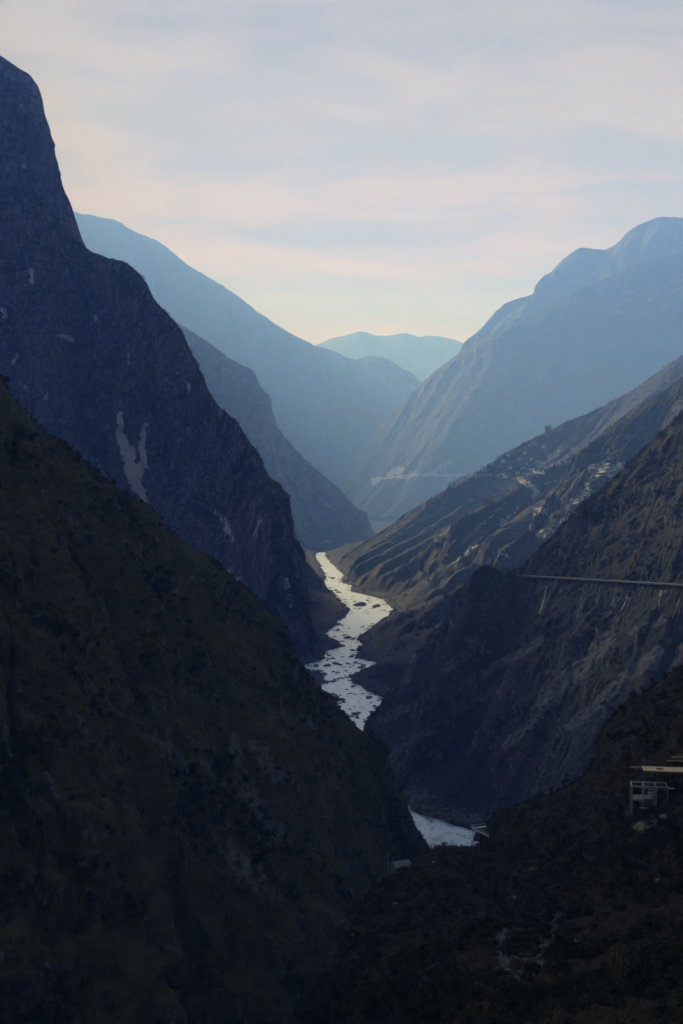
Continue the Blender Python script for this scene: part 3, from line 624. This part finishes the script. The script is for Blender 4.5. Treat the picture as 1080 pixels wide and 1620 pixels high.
# fringe of scrub and small trees along the skylines
def crest_points(seed, px0, px1, n, smin, smax, nb, rseed):
    Pt, qx, qy, n_, _ = SHEETS[seed]; r_ = np.random.RandomState(rseed)
    js = np.where((qx[nb] > px0) & (qx[nb] < px1) & (qy[nb] > -20) & (qy[nb] < 1640))[0]
    w = .15 + np.clip(fbm(js/9.0, 0*js+rseed, 0*js, 3)*2, 0, 1); w = w/w.sum()
    j = r_.choice(js, n, p=w); i = nb + r_.randint(0, 5, n)
    return Pt[i, j], smin + (smax-smin)*r_.rand(n)**2
for sd, nb_, a0, a1, n_, s0, s1, bb_ in ((10, 10, 0, 700, 500, .6, 2.6, B_mix), (9, 12, 120, 500, 260, 1.2, 4.2, B_dark), (13, 8, 560, 1090, 420, 1.0, 3.6, B_dark), (14, 32, 500, 1090, 700, .5, 2.0, B_fore), (11, 8, 700, 1090, 160, 2, 6, B_dark), (12, 8, 600, 1090, 200, 1.5, 4.5, B_dark)):
    p_, s_ = crest_points(sd, a0, a1, n_, s0, s1, nb_, sd); scatter('skyline_scrub', bb_, p_, s_, .1, 'scrub along the ridge line')

# rubble on the banks (stuff) and the boulders one can tell apart in the water
R_small = [rock_mesh('rubble', 3, M_boulder, 1), rock_mesh('rubble', 4, M_boulder, 1), rock_mesh('rubble', 5, M_boulder, 1)]
r_ = np.random.RandomState(21); Wt = (np.exp(-((d-3-6*(Yg < 1400))/10)**2)*(.25+sstep(0, .4, ridged(Xg/40, Yg/50, 5.5, 3)))*(1-.3*(Yg < 1300)))
ax, ay = topix(Pb); Ar = np.abs(np.gradient(ax, axis=1)*np.gradient(ay, axis=0)); Wt = (Wt*(Ar+.02)).reshape(-1); Wt /= Wt.sum()
ix = r_.choice(len(Wt), 9000, p=Wt); scatter('river_rubble', R_small, Pb.reshape(-1, 3)[ix]+r_.normal(0, 1, (9000, 3))*np.array([1.5, 3, 0]), .6+3.6*r_.rand(9000)**3, .1, 'grey rubble along the water line')
# half-drowned stones breaking the rapids
rr = np.random.RandomState(33); cand = []
for (ya, yb, n_) in ((1640, 1900, 1500), (2010, 2230, 900), (1430, 1600, 800), (2350, 2620, 700), (1000, 1250, 160), (2700, 3100, 500)):
    yy = rr.uniform(ya, yb, n_); xx = xat(lb, yy)+(xat(rb, yy)-xat(lb, yy))*rr.rand(n_)
    kq = fbm(xx/14, yy/22, 3.3, 3) + .35*np.abs((xx-(xat(lb, yy)+xat(rb, yy))/2)/np.maximum(1, (xat(rb, yy)-xat(lb, yy))/2))**2 > .30
    cand += [(a, b, 0.0) for a, b in zip(xx[kq], yy[kq])]
scatter('rapids_rubble', R_small, np.array(cand), .7+2.2*rr.rand(len(cand))**2, .15, 'half drowned stones breaking the surface of the rapids')
R_big = [rock_mesh('boulder', 7+k, M_boulder, 2, .5+.1*k) for k in range(4)]
def stone(px, py, w, label, group=None, mat=None, name='boulder', z=None, seed=0, yst=1.6):
    me_ = R_big[(int(px)+int(py)) % 4] if mat is None else mat
    p = Vector(PG(px, py, 0)) if z is None else Vector(z)
    o = link(bpy.data.objects.new(name, me_)); k = w/F*p.y/2
    o.location = p + Vector((0, 0, -.1*k)); o.scale = (k, k*yst, k*.8); o.rotation_euler = (0, 0, rnd.uniform(-.5, .5))
    return tag(o, label, 'boulder', group)
for px, py, w in [(526,915,9),(531,934,8),(535,937,11),(522,930,6),(562,951,4),(581,950,6),(569,957,22),(560,952,6),(595,959,14),(549,955,5),(592,961,8)]:
    stone(px, py, w, 'dark boulder in the pale upper reach of the river', 'boulders in the upper river')
for px, py, w in [(535,997,8),(549,1009,14),(558,1029,9),(500,1053,11),(517,1053,14),(531,1050,13),(538,1052,8),(550,1050,10),(562,1048,8),(527,1063,7),(505,1062,10),(511,1067,14),(541,1022,10),(570,1056,12),(580,1062,9)]:
    stone(px, py, w, 'dark boulder standing in the rapids in the middle of the river', 'boulders in the middle river')
for px, py, w in [(526,1098,10),(540,1107,12),(583,1104,11),(561,1130,12),(567,1128,8),(556,1133,7),(548,1091,5),(553,1122,5),(597,1092,12),(589,1086,10),(535,1120,7),(600,1098,9)]:
    stone(px, py, w, 'dark boulder in the river just above the bend', 'boulders above the bend')
for px, py, w in [(660,1283,9),(672,1290,8),(690,1296,9),(701,1300,7),(715,1305,8),(728,1308,7),(645,1270,8),(632,1262,7),(708,1326,5),(742,1326,6),(640,1274,6)]:
    stone(px, py, w, 'grey boulder beside the white water below the scree slope', 'boulders by the near rapids')

for g_, fm in (('boulders in the upper river', '%s dark boulder from the far end in the pale upper reach of the river'), ('boulders in the middle river', '%s dark boulder from the far end in the rapids of the middle river'),
               ('boulders above the bend', '%s dark boulder from the far end in the river just above the bend'), ('boulders by the near rapids', '%s grey boulder from the far end along the near white rapids')):
    ordinals([o_ for o_ in S.objects if o_.get('group') == g_], lambda o_: -o_.location.y, fm)
# foreground stones
def fore_stone(px, py, w, label, mat, flat=1.0, yst=1.3):
    p, _ = on(14, px, py); return stone(px, py, w, label, None, mat, z=p, yst=yst)
Rm = rock_mesh('boulder', 31, M_moss, 3, .55); Rp = rock_mesh('boulder', 32, M_pale, 3, .7); Rg = rock_mesh('boulder', 33, M_boulder, 3, .6)
fore_stone(1020, 1308, 34, 'large mossy boulder on the dark slope below the unfinished building', Rm)
fore_stone(1052, 1292, 15, 'small grey boulder just right of the large mossy boulder', Rg)
fore_stone(1040, 1393, 11, 'small pale boulder on the dark slope at the right edge', Rp)
fore_stone(1027, 1382, 5, 'little pale stone up and left of the small pale boulder', Rp)
fore_stone(685, 1366, 11, 'flat pale stone on the terrace right of the small house', Rp)
fore_stone(625, 1429, 7, 'round pale stone on the dark slope below the small house', Rp)
fore_stone(620, 1418, 5, 'narrow grey stone just above the round pale stone', Rg)
fore_stone(560, 1478, 10, 'pale grey rock on the lower left rim of the foreground slope', Rg)
fore_stone(764, 1562, 16, 'upright pale rock below the bare rock slab', Rp)
fore_stone(803, 1538, 18, 'broad pale rock at the foot of the bare rock slab', Rp)
fore_stone(785, 1533, 12, 'small rock left of the broad pale rock', Rg)
fore_stone(826, 1537, 11, 'small rock right of the broad pale rock', Rg)
fore_stone(913, 1489, 10, 'grey stone on the slope right of the bare rock slab', Rg)
fore_stone(842, 1375, 8, 'highest stone of the rocky runnel on the dark slope', Rg)
fore_stone(832, 1392, 8, 'middle stone of the rocky runnel on the dark slope', Rg)
fore_stone(815, 1419, 10, 'lowest stone of the rocky runnel on the dark slope', Rg)

# ------------------------------------------------------------------ trees one can tell apart on the foreground rim
def tree_thing(name, seed, h, leafm, bare, label, group):
    tr, cr = tree_parts(seed, h, bare); t_ = empty(name, (0, 0, 0), label=label, cat='shrub' if bare else 'tree', group=group)
    tr.build('trunk', M_bark, t_); cr.build('crown', leafm, t_); return t_
used = set()
def place_tree(proto, loc, rz, sc, label=None, group=None):
    t_ = proto if proto.name not in used else copy_tree(proto)
    used.add(proto.name); t_.location = loc; t_.rotation_euler = (0, 0, rz); t_.scale = (sc, sc, sc*rnd.uniform(.9, 1.15))
    if label: t_['label'] = label
    if group: t_['group'] = group
    return t_
bareP = [tree_thing('bare_shrub', 51+k, 3.0, M_leafdry, True, 'x', 'x') for k in range(3)]
fullP = [tree_thing('small_tree', 61+k, 5.0, (M_leafdark, M_leaf, M_leafdark)[k], False, 'x', 'x') for k in range(3)]
yelP = tree_thing('yellowing_tree', 71, 4.5, M_leafdry, False, 'yellowing bushy tree just right of and below the small grey roofed house', None)
if 'group' in yelP.keys(): del yelP['group']
i = 0
for px in (672, 677, 681, 686, 690, 695, 699, 703, 709, 714, 719, 724, 729, 735, 741, 746, 684, 693, 738, 743, 731):
    p, _ = on(14, px, 1346+ (i % 3)*3); place_tree(bareP[i % 3], p, rnd.uniform(0, 6), rnd.uniform(.7, 1.9), 'thin twiggy shrub on the terrace rim in front of the white rapids', 'twiggy shrubs before the rapids'); i += 1
i = 0
for px, py, sc in [(780,1302,.9),(792,1297,1.1),(803,1292,.8),(776,1310,.7),(818,1285,.9),(834,1279,.8),(855,1268,1.0),(872,1262,.8),(893,1250,.9),(912,1240,.8),(770,1326,.8),(785,1318,1.0),(800,1310,1.1),(826,1300,.8),(845,1290,.9)]:
    p, _ = on(14, px, py); place_tree(fullP[i % 3], p, rnd.uniform(0, 6), sc*.9, 'small dark tree on the rim between the walkway and the unfinished building', 'trees on the foreground rim'); i += 1
for px, py, sc in [(937,1215,.8),(945,1195,.9),(950,1178,.8),(960,1155,.9),(972,1143,.8),(985,1128,.9),(1000,1112,1.0),(1015,1100,.8),(1032,1090,.9),(1050,1078,1.0),(1066,1070,.9)]:
    p, _ = on(14, px, py); place_tree(fullP[i % 3], p, rnd.uniform(0, 6), sc*.8, 'small dark tree on the steep rim above the unfinished building', 'trees on the upper foreground rim'); i += 1
for px, py, sc in [(700,1395,.9),(735,1385,.8),(765,1370,.9),(688,1420,.8),(720,1440,1.0),(660,1440,.8),(598,1425,.7),(590,1452,.7),(640,1470,.8),(610,1500,.8),(700,1500,.9),(880,1330,.9),(920,1310,.8),(950,1340,.9),(985,1360,.8),(900,1400,.9),(960,1430,.8),(870,1440,.9),(740,1480,.8),(580,1560,.8),(650,1560,.8),(980,1290,.7),(965,1255,.7)]:
    p, _ = on(14, px, py); place_tree(fullP[i % 3], p, rnd.uniform(0, 6), sc*.55, 'small dark tree among the scrub of the foreground slope', 'trees on the foreground slope'); i += 1
p, _ = on(14, 652, 1392); yelP.location = p; yelP.scale = (1.2, 1.2, .8)

for g_, fm in (('twiggy shrubs before the rapids', '%s from the left of the thin twiggy shrubs on the rim before the white rapids'), ('trees on the foreground rim', '%s from the left of the small dark trees on the rim by the walkway'),
               ('trees on the upper foreground rim', '%s from the left of the small dark trees above the unfinished building'), ('trees on the foreground slope', '%s from the left of the small dark trees on the foreground slope')):
    ordinals([o_ for o_ in S.objects if o_.get('group') == g_], lambda o_: float(topix(np.array(o_.location))[0]), fm)
# ------------------------------------------------------------------ unfinished concrete building on the foreground slope
p, _ = on(14, 1030, 1276); k = p.y/300.0
ub = empty('unfinished_building', p, math.radians(-8), k, 'unfinished grey concrete frame building with a pale plywood deck on the dark slope', 'building')
def ubx(name, x0, x1, y0, y1, z0, z1, mat): return MB().box(x0, x1, y0, y1, z0, z1).build(name, mat, ub)
for x in (-4.9, -2.1, .7, 3.4):
    for y in (-1.6, 2.6):
        ubx('column', x-.14, x+.14, y-.14, y+.14, -2.2, 5.0 if y > 0 else 5.0, M_concrete if x < 1 else M_dkconc)
for y in (-1.6, 2.6): ubx('beam', -5.05, 3.6, y-.12, y+.12, 4.98, 5.32, M_concrete)
for x in (-4.9, -2.1, .7, 3.4): ubx('cross_beam', x-.12, x+.12, -1.48, 2.48, 5.0, 5.3, M_concrete)
ubx('floor_slab', -4.7, 0.2, -1.2, 2.4, 1.9, 2.1, M_dkconc)
ubx('floor_edge', -5.0, -2.0, -1.75, -1.45, 1.7, 2.15, M_concrete)
ubx('wall_panel', -3.2, -.2, -1.0, -.85, .5, 1.7, M_dkconc)
st = MB()
for q in range(7): st.box(-.9, .3, -1.0+q*.36, -.62+q*.36, .4+q*.55, .55+q*.55)
st.build('staircase', M_concrete, ub)
ubx('stair_landing', -1.2, .5, -1.4, -.9, 3.5, 3.65, M_concrete)
ubx('ground_slab', .1, 3.2, -2.2, -1.8, -.15, .25, M_white)
ubx('ground_slab', -3.2, -2.2, -2.2, -1.9, .0, .22, M_steel)
ubx('ground_slab', -1.9, -1.1, -2.2, -1.9, .0, .22, M_steel)
ubx('parapet_panel', 3.62, 4.9, -1.9, -1.6, 4.95, 5.15, M_white)
ubx('end_post', 4.6, 4.9, -1.9, -1.6, .2, 1.7, M_concrete)
ubx('corner_block', 4.5, 5.0, -1.95, -1.55, 1.72, 1.95, M_white)
ubx('machine', -1.6, -.6, -1.3, -.9, 5.33, 6.0, M_dkconc)
for x in (-1.4, 1.6, 4.6, 7.2):
    for y in (3.2, 5.6): ubx('timber_prop', x-.06, x+.06, y-.06, y+.06, -1, 8.16, M_timber)
ubx('deck_edge', -2.1, 9.0, 1.1, 1.22, 7.95, 8.35, M_timber)
ubx('deck_edge', -2.1, 9.0, 6.0, 6.12, 7.95, 8.35, M_timber)
for q in range(9):
    x0 = -2.0 + q*1.22; ubx('plywood_sheet', x0, x0+1.2, 1.24, 3.56, 8.18, 8.24 + .015*(q % 3), M_ply)
    ubx('plywood_sheet', x0, x0+1.2, 3.6, 5.96, 8.18, 8.23 + .015*((q+1) % 3), M_ply)
ubx('board_stack', 1.2, 2.9, 3.2, 4.0, 8.30, 8.52, M_timber)
for q in range(3): ubx('long_board', -5.0, -2.0+.3*q, 4.2+q*.5, 4.5+q*.5, 8.1+.03*q, 8.18+.03*q, M_timber)
for q in range(4): ubx('upper_board', 4.2+q*.7, 9.5, 9.2+q*.6, 9.5+q*.6, 8.9+.35*q, 9.05+.35*q, M_timber if q % 2 else M_ply)
for x in (5.5, 8.9): ubx('upper_prop', x-.07, x+.07, 9.3, 9.44, 2, 8.9, M_timber)

# ------------------------------------------------------------------ small house, pole, walkway
def gable_house(name, loc, rz, w, dd, h, rh, wallm, roofm, label, cat, group=None, nwin=3):
    t_ = empty(name, loc, rz, 1, label, cat, group)
    MB().add([(x, y, z) for x in (-w/2, w/2) for y in (-dd/2, dd/2) for z in (-2.5, h)] + [(-w/2, 0, h+rh), (w/2, 0, h+rh)],
             [(0,1,8,3,2),(4,6,7,9,5),(0,4,5,1),(2,3,7,6),(0,2,6,4)]).build('wall', wallm, t_)
    e = .35
    for sgn in (-1, 1):
        a = (-w/2-e, sgn*(dd/2+e), h-e*rh/(dd/2)+.02); b = (w/2+e, sgn*(dd/2+e), a[2]); c = (w/2+e, 0, h+rh+.02); d_ = (-w/2-e, 0, h+rh+.02)
        up = .14; q = [a, b, c, d_]; MB().add(q+[(x, y, z+up) for x, y, z in q], [(0,1,2,3),(7,6,5,4),(0,4,5,1),(1,5,6,2),(2,6,7,3),(3,7,4,0)]).build('roof', roofm, t_)
    dr = MB().box(-.5, .5, -dd/2-.06, -dd/2-.01, 0, 2.0).build('door', M_timber, t_)
    for q in range(nwin):
        x = -w/2 + w*(q+.5)/nwin
        if abs(x) < .8: x += 1.6 if nwin > 1 else 1.9
        x = min(x, w/2-.7)
        MB().box(x-.5, x+.5, -dd/2-.05, -dd/2-.012, 1.0, 2.1).build('window', M_glass, t_)
    return t_
p, _ = on(14, 634, 1378)
gable_house('small_house', p, math.radians(25), 6.2, 4.6, 2.3, 1.5, M_dkconc, simple('pale_roof', (0.22, 0.23, 0.24), .6, .1, 1), 'small house with a pale grey gable roof on the dark terrace beside the gorge', 'house')
p, _ = on(14, 611, 1384)
up_ = empty('utility_pole', p, .3, 1, 'slim grey utility pole left of the small grey roofed house', 'pole')
MB().tube([(0, 0, -1), (0, 0, 8.6)], [.14, .09], 8).build('pole', M_concrete, up_, True)
MB().bar((-.7, 0, 8.0), (.7, 0, 8.0), .1).build('crossarm', M_dkconc, up_)
for x in (-.6, .6): MB().tube([(x, 0, 8.05), (x, 0, 8.3)], [.05, .04], 6).build('insulator', M_white, up_)
p, _ = on(14, 771, 1330); pw_ = Vector(P(760, 1316, p.y))
wk = empty('viewing_walkway', pw_, math.radians(20), 1.0, 'pale railed viewing walkway jutting from the dark slope over the white rapids', 'walkway')
pl = [Vector((-2.6, 1.5, 1.1)), Vector((2.6, -1.0, -1.6))]
MB().bar(pl[0], pl[1], 1.5, .16).build('deck', M_steel, wk)
MB().bar((-2.8, 1.6, 1.15), (2.9, 1.6, 1.15), 1.1, .14).build('upper_deck', M_steel, wk)
sd = Vector((.38, .6, 0))
for sgn in (-1, 1):
    MB().bar(pl[0]+sd*sgn+Vector((0, 0, 1.0)), pl[1]+sd*sgn+Vector((0, 0, 1.0)), .1).build('handrail', M_steel, wk)
    for q in range(6):
        c = pl[0].lerp(pl[1], q/5)+sd*sgn; MB().bar(c, c+Vector((0, 0, 1.0)), .07).build('rail_post', M_steel, wk)
MB().bar((-2.8, 2.1, 2.15), (2.9, 2.1, 2.15), .09).build('handrail', M_steel, wk)
for q in range(6): MB().bar((-2.8+q*1.14, 2.1, 1.1), (-2.8+q*1.14, 2.1, 2.15), .06).build('rail_post', M_steel, wk)
for x, y in ((-2.3, 1.4), (-.4, .6), (1.6, -.5), (2.6, 1.6), (2.5, -1.1)): MB().bar((x, y, 1.0 if y > 1 else .2-abs(x)*.3), (x, y, -9), .16).build('support_post', M_dkconc, wk)

# ------------------------------------------------------------------ roads on the mountainsides
def smoothline(V, k):
    w = np.hanning(2*k+3)[1:-1]; w /= w.sum(); q = np.pad(V, ((k, k), (0, 0)), mode='edge')
    # edge padding keeps the ends; subtract the drift it causes by linear extrapolation
    q[:k] = 2*V[0]-V[1:k+1][::-1]; q[-k:] = 2*V[-1]-V[-k-1:-1][::-1]
    return np.stack([np.convolve(q[:, a], w, 'valid') for a in range(3)], 1)
def road_sections(line, prof, name, mat, jitter=0.0):
    t_ = np.gradient(line, axis=0); t_[:, 2] = 0; t_ /= np.linalg.norm(t_, axis=1, keepdims=True)+1e-9
    nrm = np.stack([t_[:, 1], -t_[:, 0], 0*t_[:, 0]], 1); nrm *= np.where(nrm[:, 1:2] > 0, -1, 1)   # outwards, to the valley
    G_ = np.stack([line + nrm*a + np.array([0, 0, b]) for a, b in prof], 0)
    if jitter: G_[-1, :, 2] += jitter*fbm(np.arange(len(line))/6.0, 0.0, 1.0, 3)
    return link(bpy.data.objects.new(name, grid_mesh(name, G_, None, mat, smooth=False)))
line = ROADLINE[::4]
o = road_sections(line, [(-3.0, .6), (-2.4, 1.5), (4.0, 1.45), (4.8, 1.0)], 'road', M_road); tag(o, kind='structure')
o = road_sections(line, [(3.3, 1.5), (3.3, 2.0), (3.5, 2.0), (3.6, 1.4), (4.3, -.2)], 'roadside_wall', M_parapet, 1.0)
tag(o, 'long pale stone wall along the outer edge of the mountain road', 'wall')
rl = line
def near_line(px):
    a, b = topix(rl); k = np.argmin(abs(a-px)); return Vector(rl[k])
def ribbon(seed, pix, sm=4, step=3.0):
    pix = np.array(pix, float); L_ = np.concatenate([[0], np.cumsum(np.hypot(*np.diff(pix, axis=0).T))]); q = np.linspace(0, L_[-1], max(8, int(L_[-1]/step*2)))
    V = np.array([on(seed, np.interp(a, L_, pix[:, 0]), np.interp(a, L_, pix[:, 1]))[0] for a in q]); return smoothline(V, min(sm, len(V)//2-1))
for sd_, pix, wh in ((11, [(800,757),(822,758),(835,762),(846,772)], 7), (11, [(700,752),(745,752)], 6), (11, [(850,776),(842,784),(830,790)], 6), (11, [(745,754),(775,750),(800,757)], 5), (12, [(822,795),(832,800),(846,804),(862,811)], 6), (12, [(795,878),(802,872),(812,882)], 4)):
    V = ribbon(sd_, pix)
    tag(road_sections(V, [(-10, 6), (-4, 1.0), (5, 1.0), (5, 2.0), (5.8, 2.0), (6.5, -wh)], 'village_road', M_vroad), kind='structure')
for q, (y0, wd) in enumerate(((739, 0), (745, 3), (751, 8))):
    V = ribbon(12, [(930+wd, y0+2), (960, y0), (992-wd, y0-2)])
    o = road_sections(V, [(-6, 5), (0, 5), (2.2, -5)], 'terrace_wall', M_parapet)
    tag(o, ('highest', 'middle', 'lowest')[q]+' of the three pale stone terrace walls above the ravine', 'wall', 'stepped terrace walls')

# ------------------------------------------------------------------ road-end huts, truck, village
p = near_line(818); gable_house('roadside_hut', p+Vector((-2, 2, 1.5)), -.2, 7, 5, 3.0, 1.3, M_white, M_roofg, 'small white hut at the far end of the mountain road', 'hut', nwin=2)
p, _ = on(13, 795, 906); gable_house('dark_hut', p, .1, 8, 5, 3.0, 1.2, M_dkconc, M_roofd, 'dark hut on the shoulder left of the white roadside hut', 'hut', nwin=2)
p = near_line(958); tk = empty('truck', p+Vector((0, 0, 1.5)), math.radians(6), 1, 'small blue truck on the mountain road', 'truck')
MB().box(-3.0, 1.4, -1.1, 1.1, 1.0, 2.7).build('cargo_box', M_blue, tk)
MB().add([(1.5,-1.1,.6),(3.2,-1.1,.6),(3.2,-1.1,1.5),(2.8,-1.1,2.4),(1.5,-1.1,2.4),(1.5,1.1,.6),(3.2,1.1,.6),(3.2,1.1,1.5),(2.8,1.1,2.4),(1.5,1.1,2.4)],
         [(0,1,2,3,4),(9,8,7,6,5),(0,5,6,1),(1,6,7,2),(2,7,8,3),(3,8,9,4),(4,9,5,0)]).build('cab', M_blue, tk)
MB().box(-3.0, 3.0, -.9, .9, .6, .95).build('chassis', M_rubber, tk)
for x in (-2.1, 2.3):
    for y in (-1.12, .82): MB().tube([(x, y, .5), (x, y+.3, .5)], [.5, .5], 12).build('wheel', M_rubber, tk)
tower = empty('tower_house', on(11, 866, 690)[0], -.2, 1.0, 'tall narrow block standing on the crest of the village slope', 'building')
MB().box(-9, 9, -6, 6, -8, 30).build('wall', M_dkconc, tower); MB().box(-9.8, 9.8, -6.8, 6.8, 30.02, 31.4).build('roof', M_roofd, tower)
MB().box(4, 8, -4, 2, 31.42, 36).build('rooftop_room', M_dkconc, tower)
for a in range(3):
    for b in range(5): MB().box(-7+a*5.2, -4.2+a*5.2, -6.1, -6.02, 2+b*5.6, 5+b*5.6).build('window', M_glass, tower)
lh = empty('long_white_building', on(11, 892, 736)[0], math.radians(-14), 1.0, 'long low white building on the village slope', 'building')
MB().box(-26, 26, -5, 5, -6, 7).build('wall', M_white, lh); MB().box(-26.8, 26.8, -5.8, 5.8, 7.02, 8.0).build('roof', M_roofg, lh)
for a in range(12): MB().box(-24.5+a*4.2, -22.3+a*4.2, -5.1, -5.02, 2, 4.6).build('window', M_glass, lh)
lh2 = empty('low_white_building', on(11, 860, 742)[0], math.radians(-24), 1.0, 'low white building stepping down left of the long white building', 'building')
MB().box(-15, 15, -4, 4, -6, 5).build('wall', M_white, lh2); MB().box(-15.7, 15.7, -4.7, 4.7, 5.02, 5.8).build('roof', M_roofg, lh2)
for a in range(7): MB().box(-13.5+a*4.2, -11.5+a*4.2, -4.1, -4.02, 1, 3.4).build('window', M_glass, lh2)
vh = gable_house('village_house', (0, 0, 0), 0, 11, 7, 5.0, 2.0, M_white, M_roofg, 'x', 'house', 'houses of the village')
spots = [(788,724,'highest white house at the left end of the village'),(803,722,'white house above the wood near the left end of the village'),(795,731,None),(812,733,None),(822,728,None),(832,735,None),(806,741,None),
         (826,743,None),(841,728,None),(852,733,None),(845,745,None),(818,750,None),(834,752,None),(885,715,None),(905,712,None),(915,725,'white house just right of the long white building'),(870,722,None),
         (796,752,'white house at the near bend of the village road'),(830,718,None),(860,708,None),(778,735,None),(765,745,None)]
for k, (px, py, lb_) in enumerate(spots):
    h_ = vh if k == 0 else copy_tree(vh)
    h_.location = on(11, px, py)[0] + Vector((0, 0, .6)); h_.rotation_euler = (0, 0, rnd.uniform(-.6, .5)); q = rnd.uniform(.75, 1.2); h_.scale = (q, q, q*rnd.uniform(.8, 1.2))
    h_['label'] = lb_ or 'small white house with a grey gable roof among the village trees'; h_['group'] = 'houses of the village'
ordinals([o_ for o_ in S.objects if o_.get('group') == 'houses of the village'], lambda o_: float(topix(np.array(o_.location))[0]), '%s white house from the left among the trees of the hillside village')
lower = gable_house('lone_house', on(12, 815, 878)[0]+Vector((0, 0, .5)), .3, 10, 7, 4.5, 1.8, M_dkconc, M_roofg, 'lone grey house beside the lowest bend of the track on the right slope', 'house', nwin=3)


# ------------------------------------------------------------------ haze
hv = bpy.data.materials.new('haze'); hv.use_nodes = True; t = hv.node_tree; t.nodes.clear()
pv = t.nodes.new('ShaderNodeVolumePrincipled'); pv.inputs['Color'].default_value = (*HAZE_COLOR, 1)
pv.inputs['Density'].default_value = HAZE_DENSITY; pv.inputs['Anisotropy'].default_value = 0.2
pv.inputs['Absorption Color'].default_value = (1, 1, 1, 1)
mo = t.nodes.new('ShaderNodeOutputMaterial'); t.links.new(pv.outputs[0], mo.inputs['Volume'])
bb = [(x, y, z) for x in (-GX-50, GX+50) for y in (GY0-50, GY1+50) for z in (GZ-1, HAZE_TOP)]
me = bpy.data.meshes.new('haze'); me.from_pydata(bb, [], [(0,1,3,2),(4,6,7,5),(0,4,5,1),(2,3,7,6),(0,2,6,4),(1,5,7,3)]); me.materials.append(hv)
ho = link(bpy.data.objects.new('haze', me)); tag(ho, kind='stuff')
